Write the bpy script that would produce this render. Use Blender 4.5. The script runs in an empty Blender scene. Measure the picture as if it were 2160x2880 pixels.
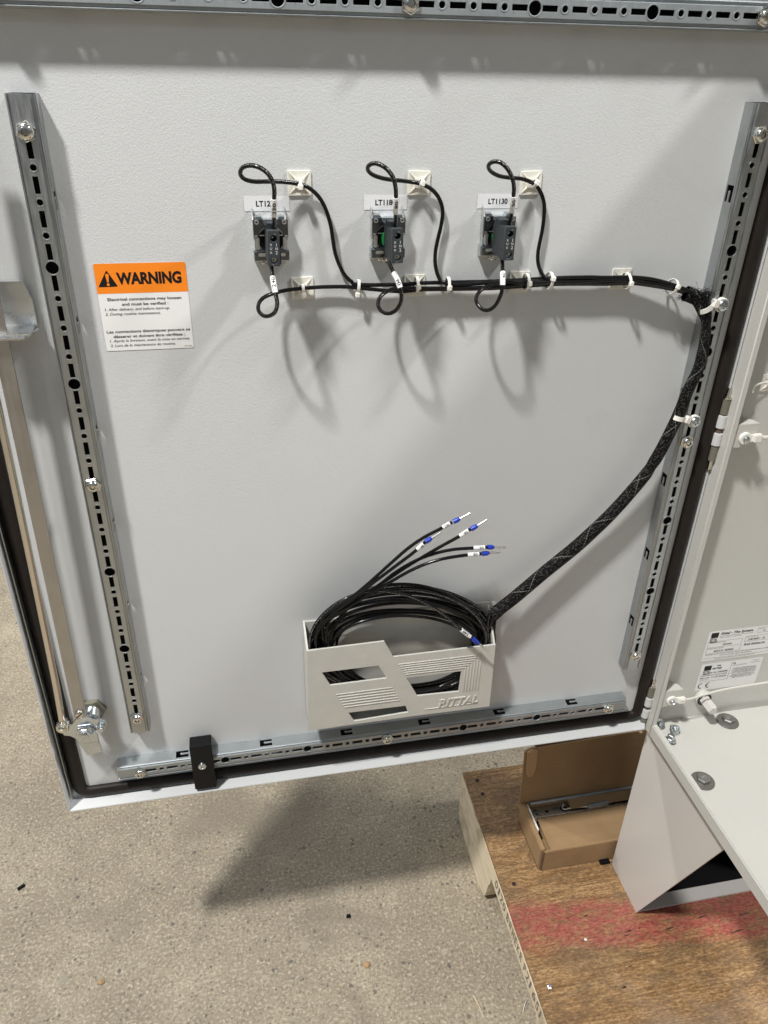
import bpy, bmesh, math, random
from mathutils import Vector, Matrix
random.seed(7)
S = bpy.context.scene
COL = S.collection
# ------------------------------------------------------------------ camera
RM = Matrix(((0.98017008, -0.19699453, 0.02144229),
             (-0.08163494, -0.50002743, -0.86215329),
             (0.18056121, 0.84330642, -0.50619357)))      # rows: right, down, forward
CAM = Vector((0.1331589, -0.68787342, 0.0565006))
FPX = 2200.3087
cd = bpy.data.cameras.new('camera'); cam = bpy.data.objects.new('camera', cd); COL.objects.link(cam)
r, d, f = RM[0], RM[1], RM[2]
cam.matrix_world = Matrix(((r[0], -d[0], -f[0], CAM[0]), (r[1], -d[1], -f[1], CAM[1]), (r[2], -d[2], -f[2], CAM[2]), (0, 0, 0, 1)))
cd.sensor_fit = 'VERTICAL'; cd.sensor_height = 36; cd.lens = FPX / 2880 * 36
cd.clip_start = 0.01; cd.clip_end = 100
S.camera = cam
# ------------------------------------------------------------------ world and lamps
W = bpy.data.worlds.new("World"); S.world = W; W.use_nodes = True
nt = W.node_tree; nt.nodes.clear()
wo = nt.nodes.new('ShaderNodeOutputWorld'); bg = nt.nodes.new('ShaderNodeBackground')
tc = nt.nodes.new('ShaderNodeTexCoord'); sp = nt.nodes.new('ShaderNodeSeparateXYZ'); cr = nt.nodes.new('ShaderNodeValToRGB')
mr = nt.nodes.new('ShaderNodeMapRange'); mr.inputs['From Min'].default_value = -1; mr.inputs['From Max'].default_value = 1
nt.links.new(tc.outputs['Generated'], sp.inputs[0]); nt.links.new(sp.outputs['Z'], mr.inputs[0]); nt.links.new(mr.outputs[0], cr.inputs[0])
e = cr.color_ramp.elements; e[0].position = .35; e[0].color = (.08, .075, .065, 1); e[1].position = .5; e[1].color = (.115, .12, .125, 1)
x_ = e.new(.62); x_.color = (.285, .318, .355, 1); x_ = e.new(1.0); x_.color = (.20, .225, .26, 1)
nt.links.new(cr.outputs[0], bg.inputs[0]); bg.inputs[1].default_value = 1.0; nt.links.new(bg.outputs[0], wo.inputs[0])

def lamp(name, loc, target, power, size, col):
    l = bpy.data.lights.new(name, 'AREA'); l.shape = 'DISK'; l.size = size; l.energy = power; l.color = col
    o = bpy.data.objects.new(name, l); COL.objects.link(o); o.location = loc
    o.rotation_euler = (Vector(target) - Vector(loc)).to_track_quat('-Z', 'Y').to_euler(); return o
lamp('ceiling_lamp', (-1.0, -1.08, 2.78), (.3, 0, -.3), 175, .25, (1, .985, .96))
lamp('ceiling_lamp', (3.9, -1.6, 4.25), (.3, 0, -.3), 248, .50, (1, .985, .965))
lamp('ceiling_lamp', (-3.6, -6.2, 3.9), (.4, 0, -.5), 22, .5, (1, .95, .87))
lamp('ceiling_lamp', (-2.7, 3.3, 3.0), (.4, 0, -1.0), 95, .40, (1, .965, .90))
S.view_settings.view_transform = 'Standard'; S.view_settings.look = 'None'
S.view_settings.exposure = 0; S.view_settings.gamma = 1; S.view_settings.use_curve_mapping = False
S.render.engine = 'CYCLES'

# ------------------------------------------------------------------ helpers
def at(px, py, X=None, Y=None, Z=None):
    """photo pixel (2160x2880) -> world point on a known plane of the place"""
    v = Vector(((px - 1080) / FPX, (py - 1440) / FPX, 1.0))
    w = RM.transposed() @ v
    for i, q in enumerate((X, Y, Z)):
        if q is not None: return CAM + w * ((q - CAM[i]) / w[i])
def tag(o, label=None, cat=None, group=None, kind=None):
    if label: o['label'] = label
    if cat: o['category'] = cat
    if group: o['group'] = group
    if kind: o['kind'] = kind
    return o
def empty(name, loc=(0, 0, 0)):
    o = bpy.data.objects.new(name, None); o.empty_display_size = .01; COL.objects.link(o); o.location = loc
    bpy.context.view_layer.update(); return o
def link(name, me, mat, parent=None, smooth=False, shade_auto=True):
    o = bpy.data.objects.new(name, me); COL.objects.link(o)
    if mat: me.materials.clear(); me.materials.append(mat)
    if parent is not None:
        o.parent = parent
        o.matrix_parent_inverse = parent_world(parent).inverted()
    if smooth:
        for p in me.polygons: p.use_smooth = True
        try: me.set_sharp_from_angle(angle=math.radians(38))
        except Exception: pass
    return o
def parent_world(p):
    m = p.matrix_basis.copy()
    if p.parent: m = parent_world(p.parent) @ p.matrix_parent_inverse @ m
    return m
class MB:
    def __init__(s): s.bm = bmesh.new()
    def box(s, x0, x1, y0, y1, z0, z1, bev=0, M=None, seg=2):
        t = bmesh.new(); bmesh.ops.create_cube(t, size=1)
        for v in t.verts: v.co = Vector((x0 + (v.co.x + .5) * (x1 - x0), y0 + (v.co.y + .5) * (y1 - y0), z0 + (v.co.z + .5) * (z1 - z0)))
        if bev: bmesh.ops.bevel(t, geom=t.edges[:], offset=bev, segments=seg, affect='EDGES')
        bmesh.ops.recalc_face_normals(t, faces=t.faces)
        return s.merge(t, M)
    def merge(s, t, M=None):
        if M is not None: t.transform(M)
        me = bpy.data.meshes.new('t'); t.to_mesh(me); t.free(); s.bm.from_mesh(me); bpy.data.meshes.remove(me); return s
    def me(s, m, M=None):
        if M is not None: m.transform(M)
        s.bm.from_mesh(m); return s
    def cyl(s, a, b, r, seg=20, r2=None, bev=0):
        a = Vector(a); b = Vector(b); t = bmesh.new()
        bmesh.ops.create_cone(t, cap_ends=True, segments=seg, radius1=r, radius2=r if r2 is None else r2, depth=(b - a).length)
        if bev: bmesh.ops.bevel(t, geom=[e_ for e_ in t.edges if len(e_.link_faces) == 2 and e_.calc_face_angle(0) > 1.2], offset=bev, segments=2, affect='EDGES')
        M = Matrix.Translation((a + b) / 2) @ (b - a).to_track_quat('Z', 'Y').to_matrix().to_4x4()
        return s.merge(t, M)
    def lathe(s, prof, M=None, seg=24, hexa=False):
        t = bmesh.new(); rings = []
        n = 6 if hexa else seg
        for (r_, h) in prof:
            rings.append([t.verts.new((r_ * math.cos(2 * math.pi * i / n), r_ * math.sin(2 * math.pi * i / n), h)) for i in range(n)])
        for a, b in zip(rings, rings[1:]):
            for i in range(n): t.faces.new((a[i], a[(i + 1) % n], b[(i + 1) % n], b[i]))
        t.faces.new(rings[-1]); t.faces.new(rings[0][::-1])
        bmesh.ops.recalc_face_normals(t, faces=t.faces)
        return s.merge(t, M)
    def poly(s, pts, ext, M=None, bev=0):
        """closed outline pts (x,y) at z=0 extruded by ext along z"""
        t = bmesh.new(); vs = [t.verts.new((p[0], p[1], 0)) for p in pts]; fc = t.faces.new(vs)
        r_ = bmesh.ops.extrude_face_region(t, geom=[fc])
        for v in [g for g in r_['geom'] if isinstance(g, bmesh.types.BMVert)]: v.co.z += ext
        if bev: bmesh.ops.bevel(t, geom=t.edges[:], offset=bev, segments=2, affect='EDGES')
        bmesh.ops.recalc_face_normals(t, faces=t.faces)
        return s.merge(t, M)
    def quad(s, *p):
        s.bm.faces.new([s.bm.verts.new(q) for q in p]); return s
    def build(s, name, mat, parent=None, smooth=True):
        me = bpy.data.meshes.new(name); s.bm.to_mesh(me); s.bm.free(); return link(name, me, mat, parent, smooth)
def frame(o, ex, ey):
    ex = Vector(ex).normalized(); ey = Vector(ey); ey = (ey - ex * ey.dot(ex)).normalized(); ez = ex.cross(ey)
    return Matrix(((ex[0], ey[0], ez[0], o[0]), (ex[1], ey[1], ez[1], o[1]), (ex[2], ey[2], ez[2], o[2]), (0, 0, 0, 1)))
def FD(x, z, y=0.0):        # frame on the door plane: local x = right, local y = up, local z = towards the camera (-Y)
    return frame((x, y, z), (1, 0, 0), (0, 0, 1))
def circ(x, y, r_, n=16, a0=0): return [(x + r_ * math.cos(a0 + 2 * math.pi * i / n), y + r_ * math.sin(a0 + 2 * math.pi * i / n)) for i in range(n)]
def rect(x0, x1, y0, y1): return [(x0, y0), (x1, y0), (x1, y1), (x0, y1)]
def rrect(x0, x1, y0, y1, r_, n=4):
    out = []
    for cx, cy, a in ((x1 - r_, y0 + r_, -90), (x1 - r_, y1 - r_, 0), (x0 + r_, y1 - r_, 90), (x0 + r_, y0 + r_, 180)):
        for i in range(n + 1):
            t = math.radians(a + 90 * i / n); out.append((cx + r_ * math.cos(t), cy + r_ * math.sin(t)))
    return out
def plate(loops, thick, bev=0.0):
    """flat sheet with holes: filled 2D curve -> mesh, local z from 0 to thick"""
    c = bpy.data.curves.new('p', 'CURVE'); c.dimensions = '2D'; c.fill_mode = 'BOTH'
    c.extrude = max(thick / 2 - bev, 1e-5); c.bevel_depth = bev; c.bevel_resolution = 1; c.offset = -bev
    for lp in loops:
        s = c.splines.new('POLY'); s.points.add(len(lp) - 1)
        for p, q in zip(s.points, lp): p.co = (q[0], q[1], 0, 1)
        s.use_cyclic_u = True
    o = bpy.data.objects.new('p', c); COL.objects.link(o)
    dg = bpy.context.evaluated_depsgraph_get(); me = bpy.data.meshes.new_from_object(o.evaluated_get(dg))
    bpy.data.objects.remove(o); bpy.data.curves.remove(c)
    me.transform(Matrix.Translation((0, 0, thick / 2))); return me
def lettering(txt, M, x0, x1, y0, y1, mat, parent, name='lettering', bold=0.0, shear=0.0, thick=.00006, keep=False):
    """text fitted into the rectangle x0..x1, y0..y1 of frame M; keep=True keeps the letter shape and centres"""
    c = bpy.data.curves.new('txt', 'FONT'); c.body = txt; c.size = 1; c.offset = bold; c.shear = shear; c.extrude = 0
    c.align_x = 'CENTER'; c.space_line = 1.05; c.resolution_u = 3
    o = bpy.data.objects.new('txt', c); COL.objects.link(o)
    dg = bpy.context.evaluated_depsgraph_get(); me = bpy.data.meshes.new_from_object(o.evaluated_get(dg))
    bpy.data.objects.remove(o); bpy.data.curves.remove(c)
    xs = [v.co.x for v in me.vertices]; ys = [v.co.y for v in me.vertices]
    ax, bx, ay, by = min(xs), max(xs), min(ys), max(ys)
    sx = (x1 - x0) / (bx - ax); sy = (y1 - y0) / (by - ay)
    if keep: sx = sy = min(sx, sy)
    mx, my = (x0 + x1) / 2, (y0 + y1) / 2
    for v in me.vertices:
        v.co = Vector(((v.co.x - (ax + bx) / 2) * sx + mx, (v.co.y - (ay + by) / 2) * sy + my, thick))
    me.transform(M); return link(name, me, mat, parent)
def catmull(P, n=8):
    P = [Vector(p) for p in P]; out = []
    Q = [P[0] * 2 - P[1]] + P + [P[-1] * 2 - P[-2]]
    for i in range(1, len(Q) - 2):
        a, b, c_, d_ = Q[i - 1:i + 3]
        for k in range(n):
            t = k / n
            out.append(.5 * ((2 * b) + (c_ - a) * t + (2 * a - 5 * b + 4 * c_ - d_) * t * t + (3 * b - a - 3 * c_ + d_) * t ** 3))
    out.append(P[-1]); return out
def tube(pts, rad, seg=10, closed=False, prof=None, cap=True, flat=None, up=None):
    """UV-mapped tube: u = length in mm, v = turn around. rad number or function(t). flat: (sx, sy) section scale"""
    bm = bmesh.new(); uv = bm.loops.layers.uv.new('UVMap'); n = len(pts); rings = []; L = [0.0]
    for a, b in zip(pts, pts[1:]): L.append(L[-1] + (b - a).length)
    nor = None
    for i, p in enumerate(pts):
        a = pts[i - 1] if (i > 0 or closed) else p; b = pts[(i + 1) % n] if (i < n - 1 or closed) else p
        t = (b - a).normalized()
        if nor is None:
            nor = Vector(up) if up is not None else (Vector((0, -1, 0)) if abs(t.y) < .9 else Vector((1, 0, 0)))
        elif up is not None: nor = Vector(up)
        nor = (nor - t * nor.dot(t)).normalized(); bi = t.cross(nor)
        R = rad(L[i] / L[-1]) if callable(rad) else rad
        fx, fy = flat if flat else (1, 1)
        if prof: rings.append([bm.verts.new(p + bi * q[0] + nor * q[1]) for q in prof])
        else: rings.append([bm.verts.new(p + bi * (R * fx * math.cos(2 * math.pi * k / seg)) + nor * (R * fy * math.sin(2 * math.pi * k / seg))) for k in range(seg)])
    m = len(rings[0]); rng = range(n if closed else n - 1)
    for i in rng:
        a, b = rings[i], rings[(i + 1) % n]
        for k in range(m):
            fc = bm.faces.new((a[k], b[k], b[(k + 1) % m], a[(k + 1) % m]))
            l0, l1 = L[i] * 1000, (L[i + 1] if i + 1 < n else L[i] + .001) * 1000
            for lp, w in zip(fc.loops, ((l0, k / m), (l1, k / m), (l1, (k + 1) / m), (l0, (k + 1) / m))): lp[uv].uv = w
    if cap and not closed: bm.faces.new(rings[0]); bm.faces.new(rings[-1][::-1])
    bmesh.ops.recalc_face_normals(bm, faces=bm.faces)
    me = bpy.data.meshes.new('tube'); bm.to_mesh(me); bm.free(); return me
def copy_tree(o, parent=None):
    c = o.copy(); COL.objects.link(c)
    if parent: c.parent = parent
    for ch in [x for x in bpy.data.objects if x.parent == o]: copy_tree(ch, c)
    return c

# ------------------------------------------------------------------ materials
def base(name, col, rough=.5, metal=0, spec=.5):
    m = bpy.data.materials.new(name); m.use_nodes = True; n = m.node_tree.nodes; p = n['Principled BSDF']
    p.inputs['Base Color'].default_value = (*col, 1); p.inputs['Roughness'].default_value = rough; p.inputs['Metallic'].default_value = metal
    p.inputs['Specular IOR Level'].default_value = spec; return m, m.node_tree, p
def N(nt, t, **k):
    n = nt.nodes.new(t)
    for a, b in k.items():
        if a in n.inputs: n.inputs[a].default_value = b
        else: setattr(n, a, b)
    return n
def coords(nt, scale=(1, 1, 1), uv=False, rot=(0, 0, 0)):
    t = nt.nodes.new('ShaderNodeTexCoord'); m = nt.nodes.new('ShaderNodeMapping'); m.inputs['Scale'].default_value = scale; m.inputs['Rotation'].default_value = rot
    nt.links.new(t.outputs['UV' if uv else 'Object'], m.inputs[0]); return m.outputs[0]
def noise(nt, vec, scale, detail=3, rough=.55, dist=0.0):
    n = nt.nodes.new('ShaderNodeTexNoise'); n.inputs['Scale'].default_value = scale; n.inputs['Detail'].default_value = detail
    n.inputs['Roughness'].default_value = rough; n.inputs['Distortion'].default_value = dist; nt.links.new(vec, n.inputs['Vector']); return n.outputs['Fac']
def ramp(nt, fac, stops, interp='LINEAR'):
    n = nt.nodes.new('ShaderNodeValToRGB'); n.color_ramp.interpolation = interp; el = n.color_ramp.elements
    while len(el) < len(stops): el.new(.5)
    for q, (pos, c) in zip(el, stops):
        q.position = pos; q.color = (*c, 1) if not isinstance(c, (int, float)) else (c, c, c, 1)
    nt.links.new(fac, n.inputs[0]); return n.outputs[0]
def mix(nt, fac, a, b, mode='MIX'):
    n = nt.nodes.new('ShaderNodeMix'); n.data_type = 'RGBA'; n.blend_type = mode
    for s, v in ((n.inputs[0], fac), (n.inputs[6], a), (n.inputs[7], b)):
        if isinstance(v, (int, float)): s.default_value = v
        elif isinstance(v, tuple): s.default_value = (*v, 1)
        else: nt.links.new(v, s)
    return n.outputs[2]
def math_(nt, op, a, b=None, c=None):
    n = nt.nodes.new('ShaderNodeMath'); n.operation = op
    for s, v in zip(n.inputs, (a, b, c)):
        if v is None: continue
        if isinstance(v, (int, float)): s.default_value = v
        else: nt.links.new(v, s)
    return n.outputs[0]
def bump(nt, p, h, strength, dist):
    b = nt.nodes.new('ShaderNodeBump'); b.inputs['Strength'].default_value = strength; b.inputs['Distance'].default_value = dist
    nt.links.new(h, b.inputs['Height']); nt.links.new(b.outputs[0], p.inputs['Normal']); return b
M = {}
def paint(key, col, rough=.42, tex=1.0, scale=420, speck=.22):
    m, nt, p = base(key, col, rough)
    v = coords(nt); h = noise(nt, v, scale, 2, .5, .9); g = noise(nt, v, 9, 3)
    c = mix(nt, ramp(nt, g, [(.3, 0.0), (.7, .55)]), col, tuple(x * .955 for x in col)); nt.links.new(c, p.inputs['Base Color'])
    sp_ = noise(nt, v, 95, 2, .6)
    c2 = mix(nt, ramp(nt, sp_, [(.765, 0.0), (.80, speck)]), c, (.42, .40, .37)); nt.links.new(c2, p.inputs['Base Color'])
    sm = noise(nt, v, 5.5, 5, .7, 1.4); c3 = mix(nt, ramp(nt, sm, [(.56, 0.0), (.72, .11 if speck else .05)]), c2, (.40, .375, .34)); nt.links.new(c3, p.inputs['Base Color'])
    nt.links.new(ramp(nt, noise(nt, v, 30, 3), [(.3, rough - (.06 if speck else .01)), (.7, rough + (.1 if speck else .02))]), p.inputs['Roughness'])
    bump(nt, p, ramp(nt, h, [(.3, 0.0), (.7, 1.0)]), .5 * tex, .00030); M[key] = m
paint('door_paint', (.575, .583, .580), .44, .6, 640)
paint('cabinet_paint', (.565, .557, .52), .38, .55, 300, .12)
paint('plinth_paint', (.60, .575, .54), .20, .16, 260, 0.0)
def metal(key, col, rough, stretch=(1, 1, 1), var=.10, blotch=0.5, sc=60):
    m, nt, p = base(key, col, rough, 1)
    v = coords(nt, stretch); a = noise(nt, v, sc, 4, .6); b = noise(nt, coords(nt), 24, 4, .6, .6)
    c = mix(nt, ramp(nt, b, [(.35, 0.0), (.68, blotch)]), col, tuple(x * .72 for x in col))
    c = mix(nt, ramp(nt, a, [(.3, 0.0), (.75, .35)]), c, tuple(min(1, x * 1.22) for x in col)); nt.links.new(c, p.inputs['Base Color'])
    nt.links.new(ramp(nt, a, [(.3, max(.03, rough - var)), (.7, rough + var)]), p.inputs['Roughness'])
    bump(nt, p, a, .12, .0002); M[key] = m
metal('galvanised', (.43, .46, .47), .58, (14, 4, 1), .10, .6, 60)
metal('galvanised_upright', (.46, .48, .485), .42, (12, 4, .8), .10, .6, 60)
metal('zinc', (.62, .66, .68), .24, (1, 1, 1), .08, .5, 90)
metal('nickel', (.70, .68, .62), .16, (1, 1, 1), .06, .3, 90)
metal('steel_strip', (.46, .445, .425), .40, (8, 3, .6), .10, .5, 50)
metal('rod_steel', (.72, .68, .60), .20, (3, 3, .4), .08, .4, 60)
metal('dark_zinc', (.19, .20, .215), .22, (1, 1, 1), .12, .5, 140)
metal('tin', (.74, .75, .74), .30, (1, 1, 1), .05, .2, 90)
def plain(key, col, rough=.5, nb=0.0, nscale=400, var=.08):
    m, nt, p = base(key, col, rough, 0, .22 if max(col) < .02 else .5); v = coords(nt); g = noise(nt, v, nscale * .08, 3)
    c = mix(nt, ramp(nt, g, [(.3, 0.0), (.7, 1.0)]), col, tuple(x * (1 - var) for x in col)); nt.links.new(c, p.inputs['Base Color'])
    if nb: bump(nt, p, noise(nt, v, nscale, 2), nb, .0002)
    M[key] = m
plain('gasket_foam', (.018, .014, .012), .5, .25, 500, .3)
plain('black_plastic_and_shade', (.006, .006, .0065), .40, .2, 600, .3)  # black plastic parts; also paints the shade inside the plinth
plain('grey_plastic', (.029, .035, .040), .55, .25, 900, .2)
plain('hole_shade', (.008, .008, .008), .6)  # near black standing in for the shade in slots and holes
plain('green_plastic', (.012, .20, .055), .35)
plain('pouch_plastic', (.58, .57, .52), .52, .30, 700, .07)
plain('mount_plastic', (.76, .74, .65), .42, .1, 300, .05)
plain('nylon', (.83, .81, .75), .33, .1, 300, .05)
plain('sticker_white', (.80, .795, .78), .42, 0, 300, .04)
plain('marker_white', (.80, .80, .80), .45, 0, 900, .05)
plain('tape_white', (.74, .74, .75), .25, 0, 300, .04)
plain('sticker_orange', (.90, .24, .012), .40, 0, 300, .04)
plain('ink', (.010, .010, .011), .5)
plain('grey_ink', (.16, .155, .15), .5)
plain('print_white', (.62, .62, .60), .5)
plain('blue_plastic', (.012, .045, .42), .38)
plain('olive_metal', (.18, .17, .13), .35, 0, 300, .2)
plain('rubber', (.05, .05, .048), .55, .2, 700, .2)
plain('washer_grey', (.135, .13, .115), .45, .2, 500, .2)
metal('bolt_steel', (.42, .42, .41), .34, (1, 1, 1), .1, .5, 140)
plain('copper_dark', (.15, .10, .07), .4, .2, 500, .3)
# wire insulation with printed line, in the tube's own length coordinates
def wire_mat(key, col, ink, v0, dens):
    m, nt, p = base(key, col, .20, 0, .28)
    uv = coords(nt, (1, 1, 1), True); s = nt.nodes.new('ShaderNodeSeparateXYZ'); nt.links.new(uv, s.inputs[0])
    cell = math_(nt, 'FLOOR', math_(nt, 'MULTIPLY', s.outputs[0], 1 / .55)); row = math_(nt, 'FLOOR', math_(nt, 'MULTIPLY', s.outputs[1], 46.0))
    cx = nt.nodes.new('ShaderNodeCombineXYZ'); nt.links.new(cell, cx.inputs[0]); nt.links.new(row, cx.inputs[1])
    wn = nt.nodes.new('ShaderNodeTexWhiteNoise'); wn.noise_dimensions = '2D'; nt.links.new(cx.outputs[0], wn.inputs['Vector'])
    glyph = math_(nt, 'GREATER_THAN', wn.outputs['Value'], dens)
    band = math_(nt, 'LESS_THAN', math_(nt, 'ABSOLUTE', math_(nt, 'SUBTRACT', s.outputs[1], v0)), .055)
    word = math_(nt, 'GREATER_THAN', math_(nt, 'FRACT', math_(nt, 'MULTIPLY', cell, 1 / 7.3)), .16)
    f_ = math_(nt, 'MULTIPLY', math_(nt, 'MULTIPLY', glyph, band), word)
    nt.links.new(mix(nt, f_, col, ink), p.inputs['Base Color'])
    nt.links.new(ramp(nt, noise(nt, uv, .5, 2), [(.3, .12), (.7, .22)]), p.inputs['Roughness']); M[key] = m
wire_mat('wire_black', (.007, .007, .0075), (.20, .20, .19), .20, .60)
wire_mat('wire_black_b', (.008, .0075, .0075), (.16, .16, .15), .32, .66)
def braid():
    m, nt, p = base('braid', (.01, .01, .01), .6, 0, .12)
    uv = coords(nt, (1, 1, 1), True); s = nt.nodes.new('ShaderNodeSeparateXYZ'); nt.links.new(uv, s.inputs[0]); U, V = s.outputs[0], s.outputs[1]
    k = 24.0; pitch = 2.5
    def strand(sign):
        a = math_(nt, 'ADD', math_(nt, 'MULTIPLY', V, k), math_(nt, 'MULTIPLY', U, sign / pitch)); return math_(nt, 'ABSOLUTE', math_(nt, 'SUBTRACT', math_(nt, 'FRACT', a), .5)), a
    a, A_ = strand(1); b, B_ = strand(-1)
    h = math_(nt, 'MAXIMUM', math_(nt, 'SUBTRACT', .5, a), math_(nt, 'SUBTRACT', .5, b))
    gap = math_(nt, 'LESS_THAN', h, .30)
    cx = nt.nodes.new('ShaderNodeCombineXYZ'); nt.links.new(math_(nt, 'FLOOR', A_), cx.inputs[0]); nt.links.new(math_(nt, 'FLOOR', B_), cx.inputs[1])
    wn = nt.nodes.new('ShaderNodeTexWhiteNoise'); wn.noise_dimensions = '2D'; nt.links.new(cx.outputs[0], wn.inputs['Vector'])
    fleck = math_(nt, 'MULTIPLY', math_(nt, 'GREATER_THAN', wn.outputs['Value'], .72), math_(nt, 'LESS_THAN', a, .15))
    tr1 = math_(nt, 'FRACT', math_(nt, 'ADD', V, math_(nt, 'MULTIPLY', U, 1 / 62.0)))
    tr2 = math_(nt, 'FRACT', math_(nt, 'SUBTRACT', V, math_(nt, 'MULTIPLY', U, 1 / 81.0)))
    t1 = math_(nt, 'LESS_THAN', math_(nt, 'ABSOLUTE', math_(nt, 'SUBTRACT', tr1, .5)), .0085)
    t2 = math_(nt, 'LESS_THAN', math_(nt, 'ABSOLUTE', math_(nt, 'SUBTRACT', tr2, .5)), .006)
    dash = math_(nt, 'GREATER_THAN', math_(nt, 'FRACT', math_(nt, 'MULTIPLY', U, 1 / 2.6)), .28)
    t_ = math_(nt, 'MULTIPLY', math_(nt, 'MAXIMUM', t1, t2), dash)
    c = mix(nt, gap, (.007, .0065, .006), (.002, .002, .002)); c = mix(nt, math_(nt, 'MULTIPLY', fleck, .75), c, (.15, .147, .145)); c = mix(nt, t_, c, (.28, .28, .27))
    nt.links.new(c, p.inputs['Base Color']); bump(nt, p, h, .9, .0006); M['braid'] = m
braid()
def concrete():
    m, nt, p = base('concrete', (.3, .27, .23), .72)
    v = coords(nt); big = noise(nt, v, 2.6, 5, .62, .4); mid = noise(nt, v, 14, 5, .65); fine = noise(nt, v, 210, 3, .7)
    c = ramp(nt, big, [(.30, (.275, .230, .165)), (.68, (.440, .375, .270))])
    c = mix(nt, ramp(nt, mid, [(.35, 0.0), (.62, .70)]), c, (.255, .212, .152))
    c = mix(nt, ramp(nt, fine, [(.38, .70), (.5, 0.0)]), c, (.18, .150, .112))
    c = mix(nt, ramp(nt, fine, [(.55, 0.0), (.68, .60)]), c, (.66, .585, .45))
    def speck(scale, thr, off, cols, rnd=1.0):
        nonlocal c
        vo = nt.nodes.new('ShaderNodeTexVoronoi'); vo.inputs['Scale'].default_value = scale
        mp = nt.nodes.new('ShaderNodeMapping'); mp.inputs['Location'].default_value = off; nt.links.new(v, mp.inputs[0])
        nn = nt.nodes.new('ShaderNodeTexNoise'); nn.inputs['Scale'].default_value = scale * 1.8; nt.links.new(v, nn.inputs['Vector'])
        dd = mix(nt, .006 * 90 / scale, mp.outputs[0], nn.outputs['Color'], 'ADD'); nt.links.new(dd, vo.inputs['Vector'])
        sc = nt.nodes.new('ShaderNodeSeparateColor'); nt.links.new(vo.outputs['Color'], sc.inputs[0])
        pick = math_(nt, 'GREATER_THAN', sc.outputs[0], thr)
        rad = math_(nt, 'MULTIPLY', sc.outputs[1], .34)
        ins = math_(nt, 'LESS_THAN', vo.outputs['Distance'], math_(nt, 'ADD', rad, .06))
        f_ = math_(nt, 'MULTIPLY', math_(nt, 'MULTIPLY', pick, ins), .85)
        c = mix(nt, f_, c, ramp(nt, sc.outputs[2], cols))
    speck(170, .55, (0, 0, 0), [(0, (.11, .095, .07)), (.45, (.20, .165, .12)), (.6, (.55, .48, .36)), (1, (.70, .62, .46))])
    speck(115, .80, (3, 1, 0), [(0, (.09, .085, .075)), (.5, (.18, .155, .12)), (1, (.30, .25, .18))])
    speck(260, .70, (7, 4, 0), [(0, (.12, .10, .07)), (.5, (.26, .21, .15)), (1, (.74, .66, .50))])
    speck(60, .94, (1, 9, 0), [(0, (.12, .11, .09)), (1, (.42, .37, .28))])
    st = noise(nt, v, 5.5, 3, .55, .8)
    c = mix(nt, ramp(nt, st, [(.56, 0.0), (.70, .55)]), c, (.20, .165, .120)); nt.links.new(c, p.inputs['Base Color'])
    nt.links.new(ramp(nt, mid, [(.3, .48), (.7, .78)]), p.inputs['Roughness'])
    bump(nt, p, fine, .55, .0012); M['concrete'] = m
concrete()
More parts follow.
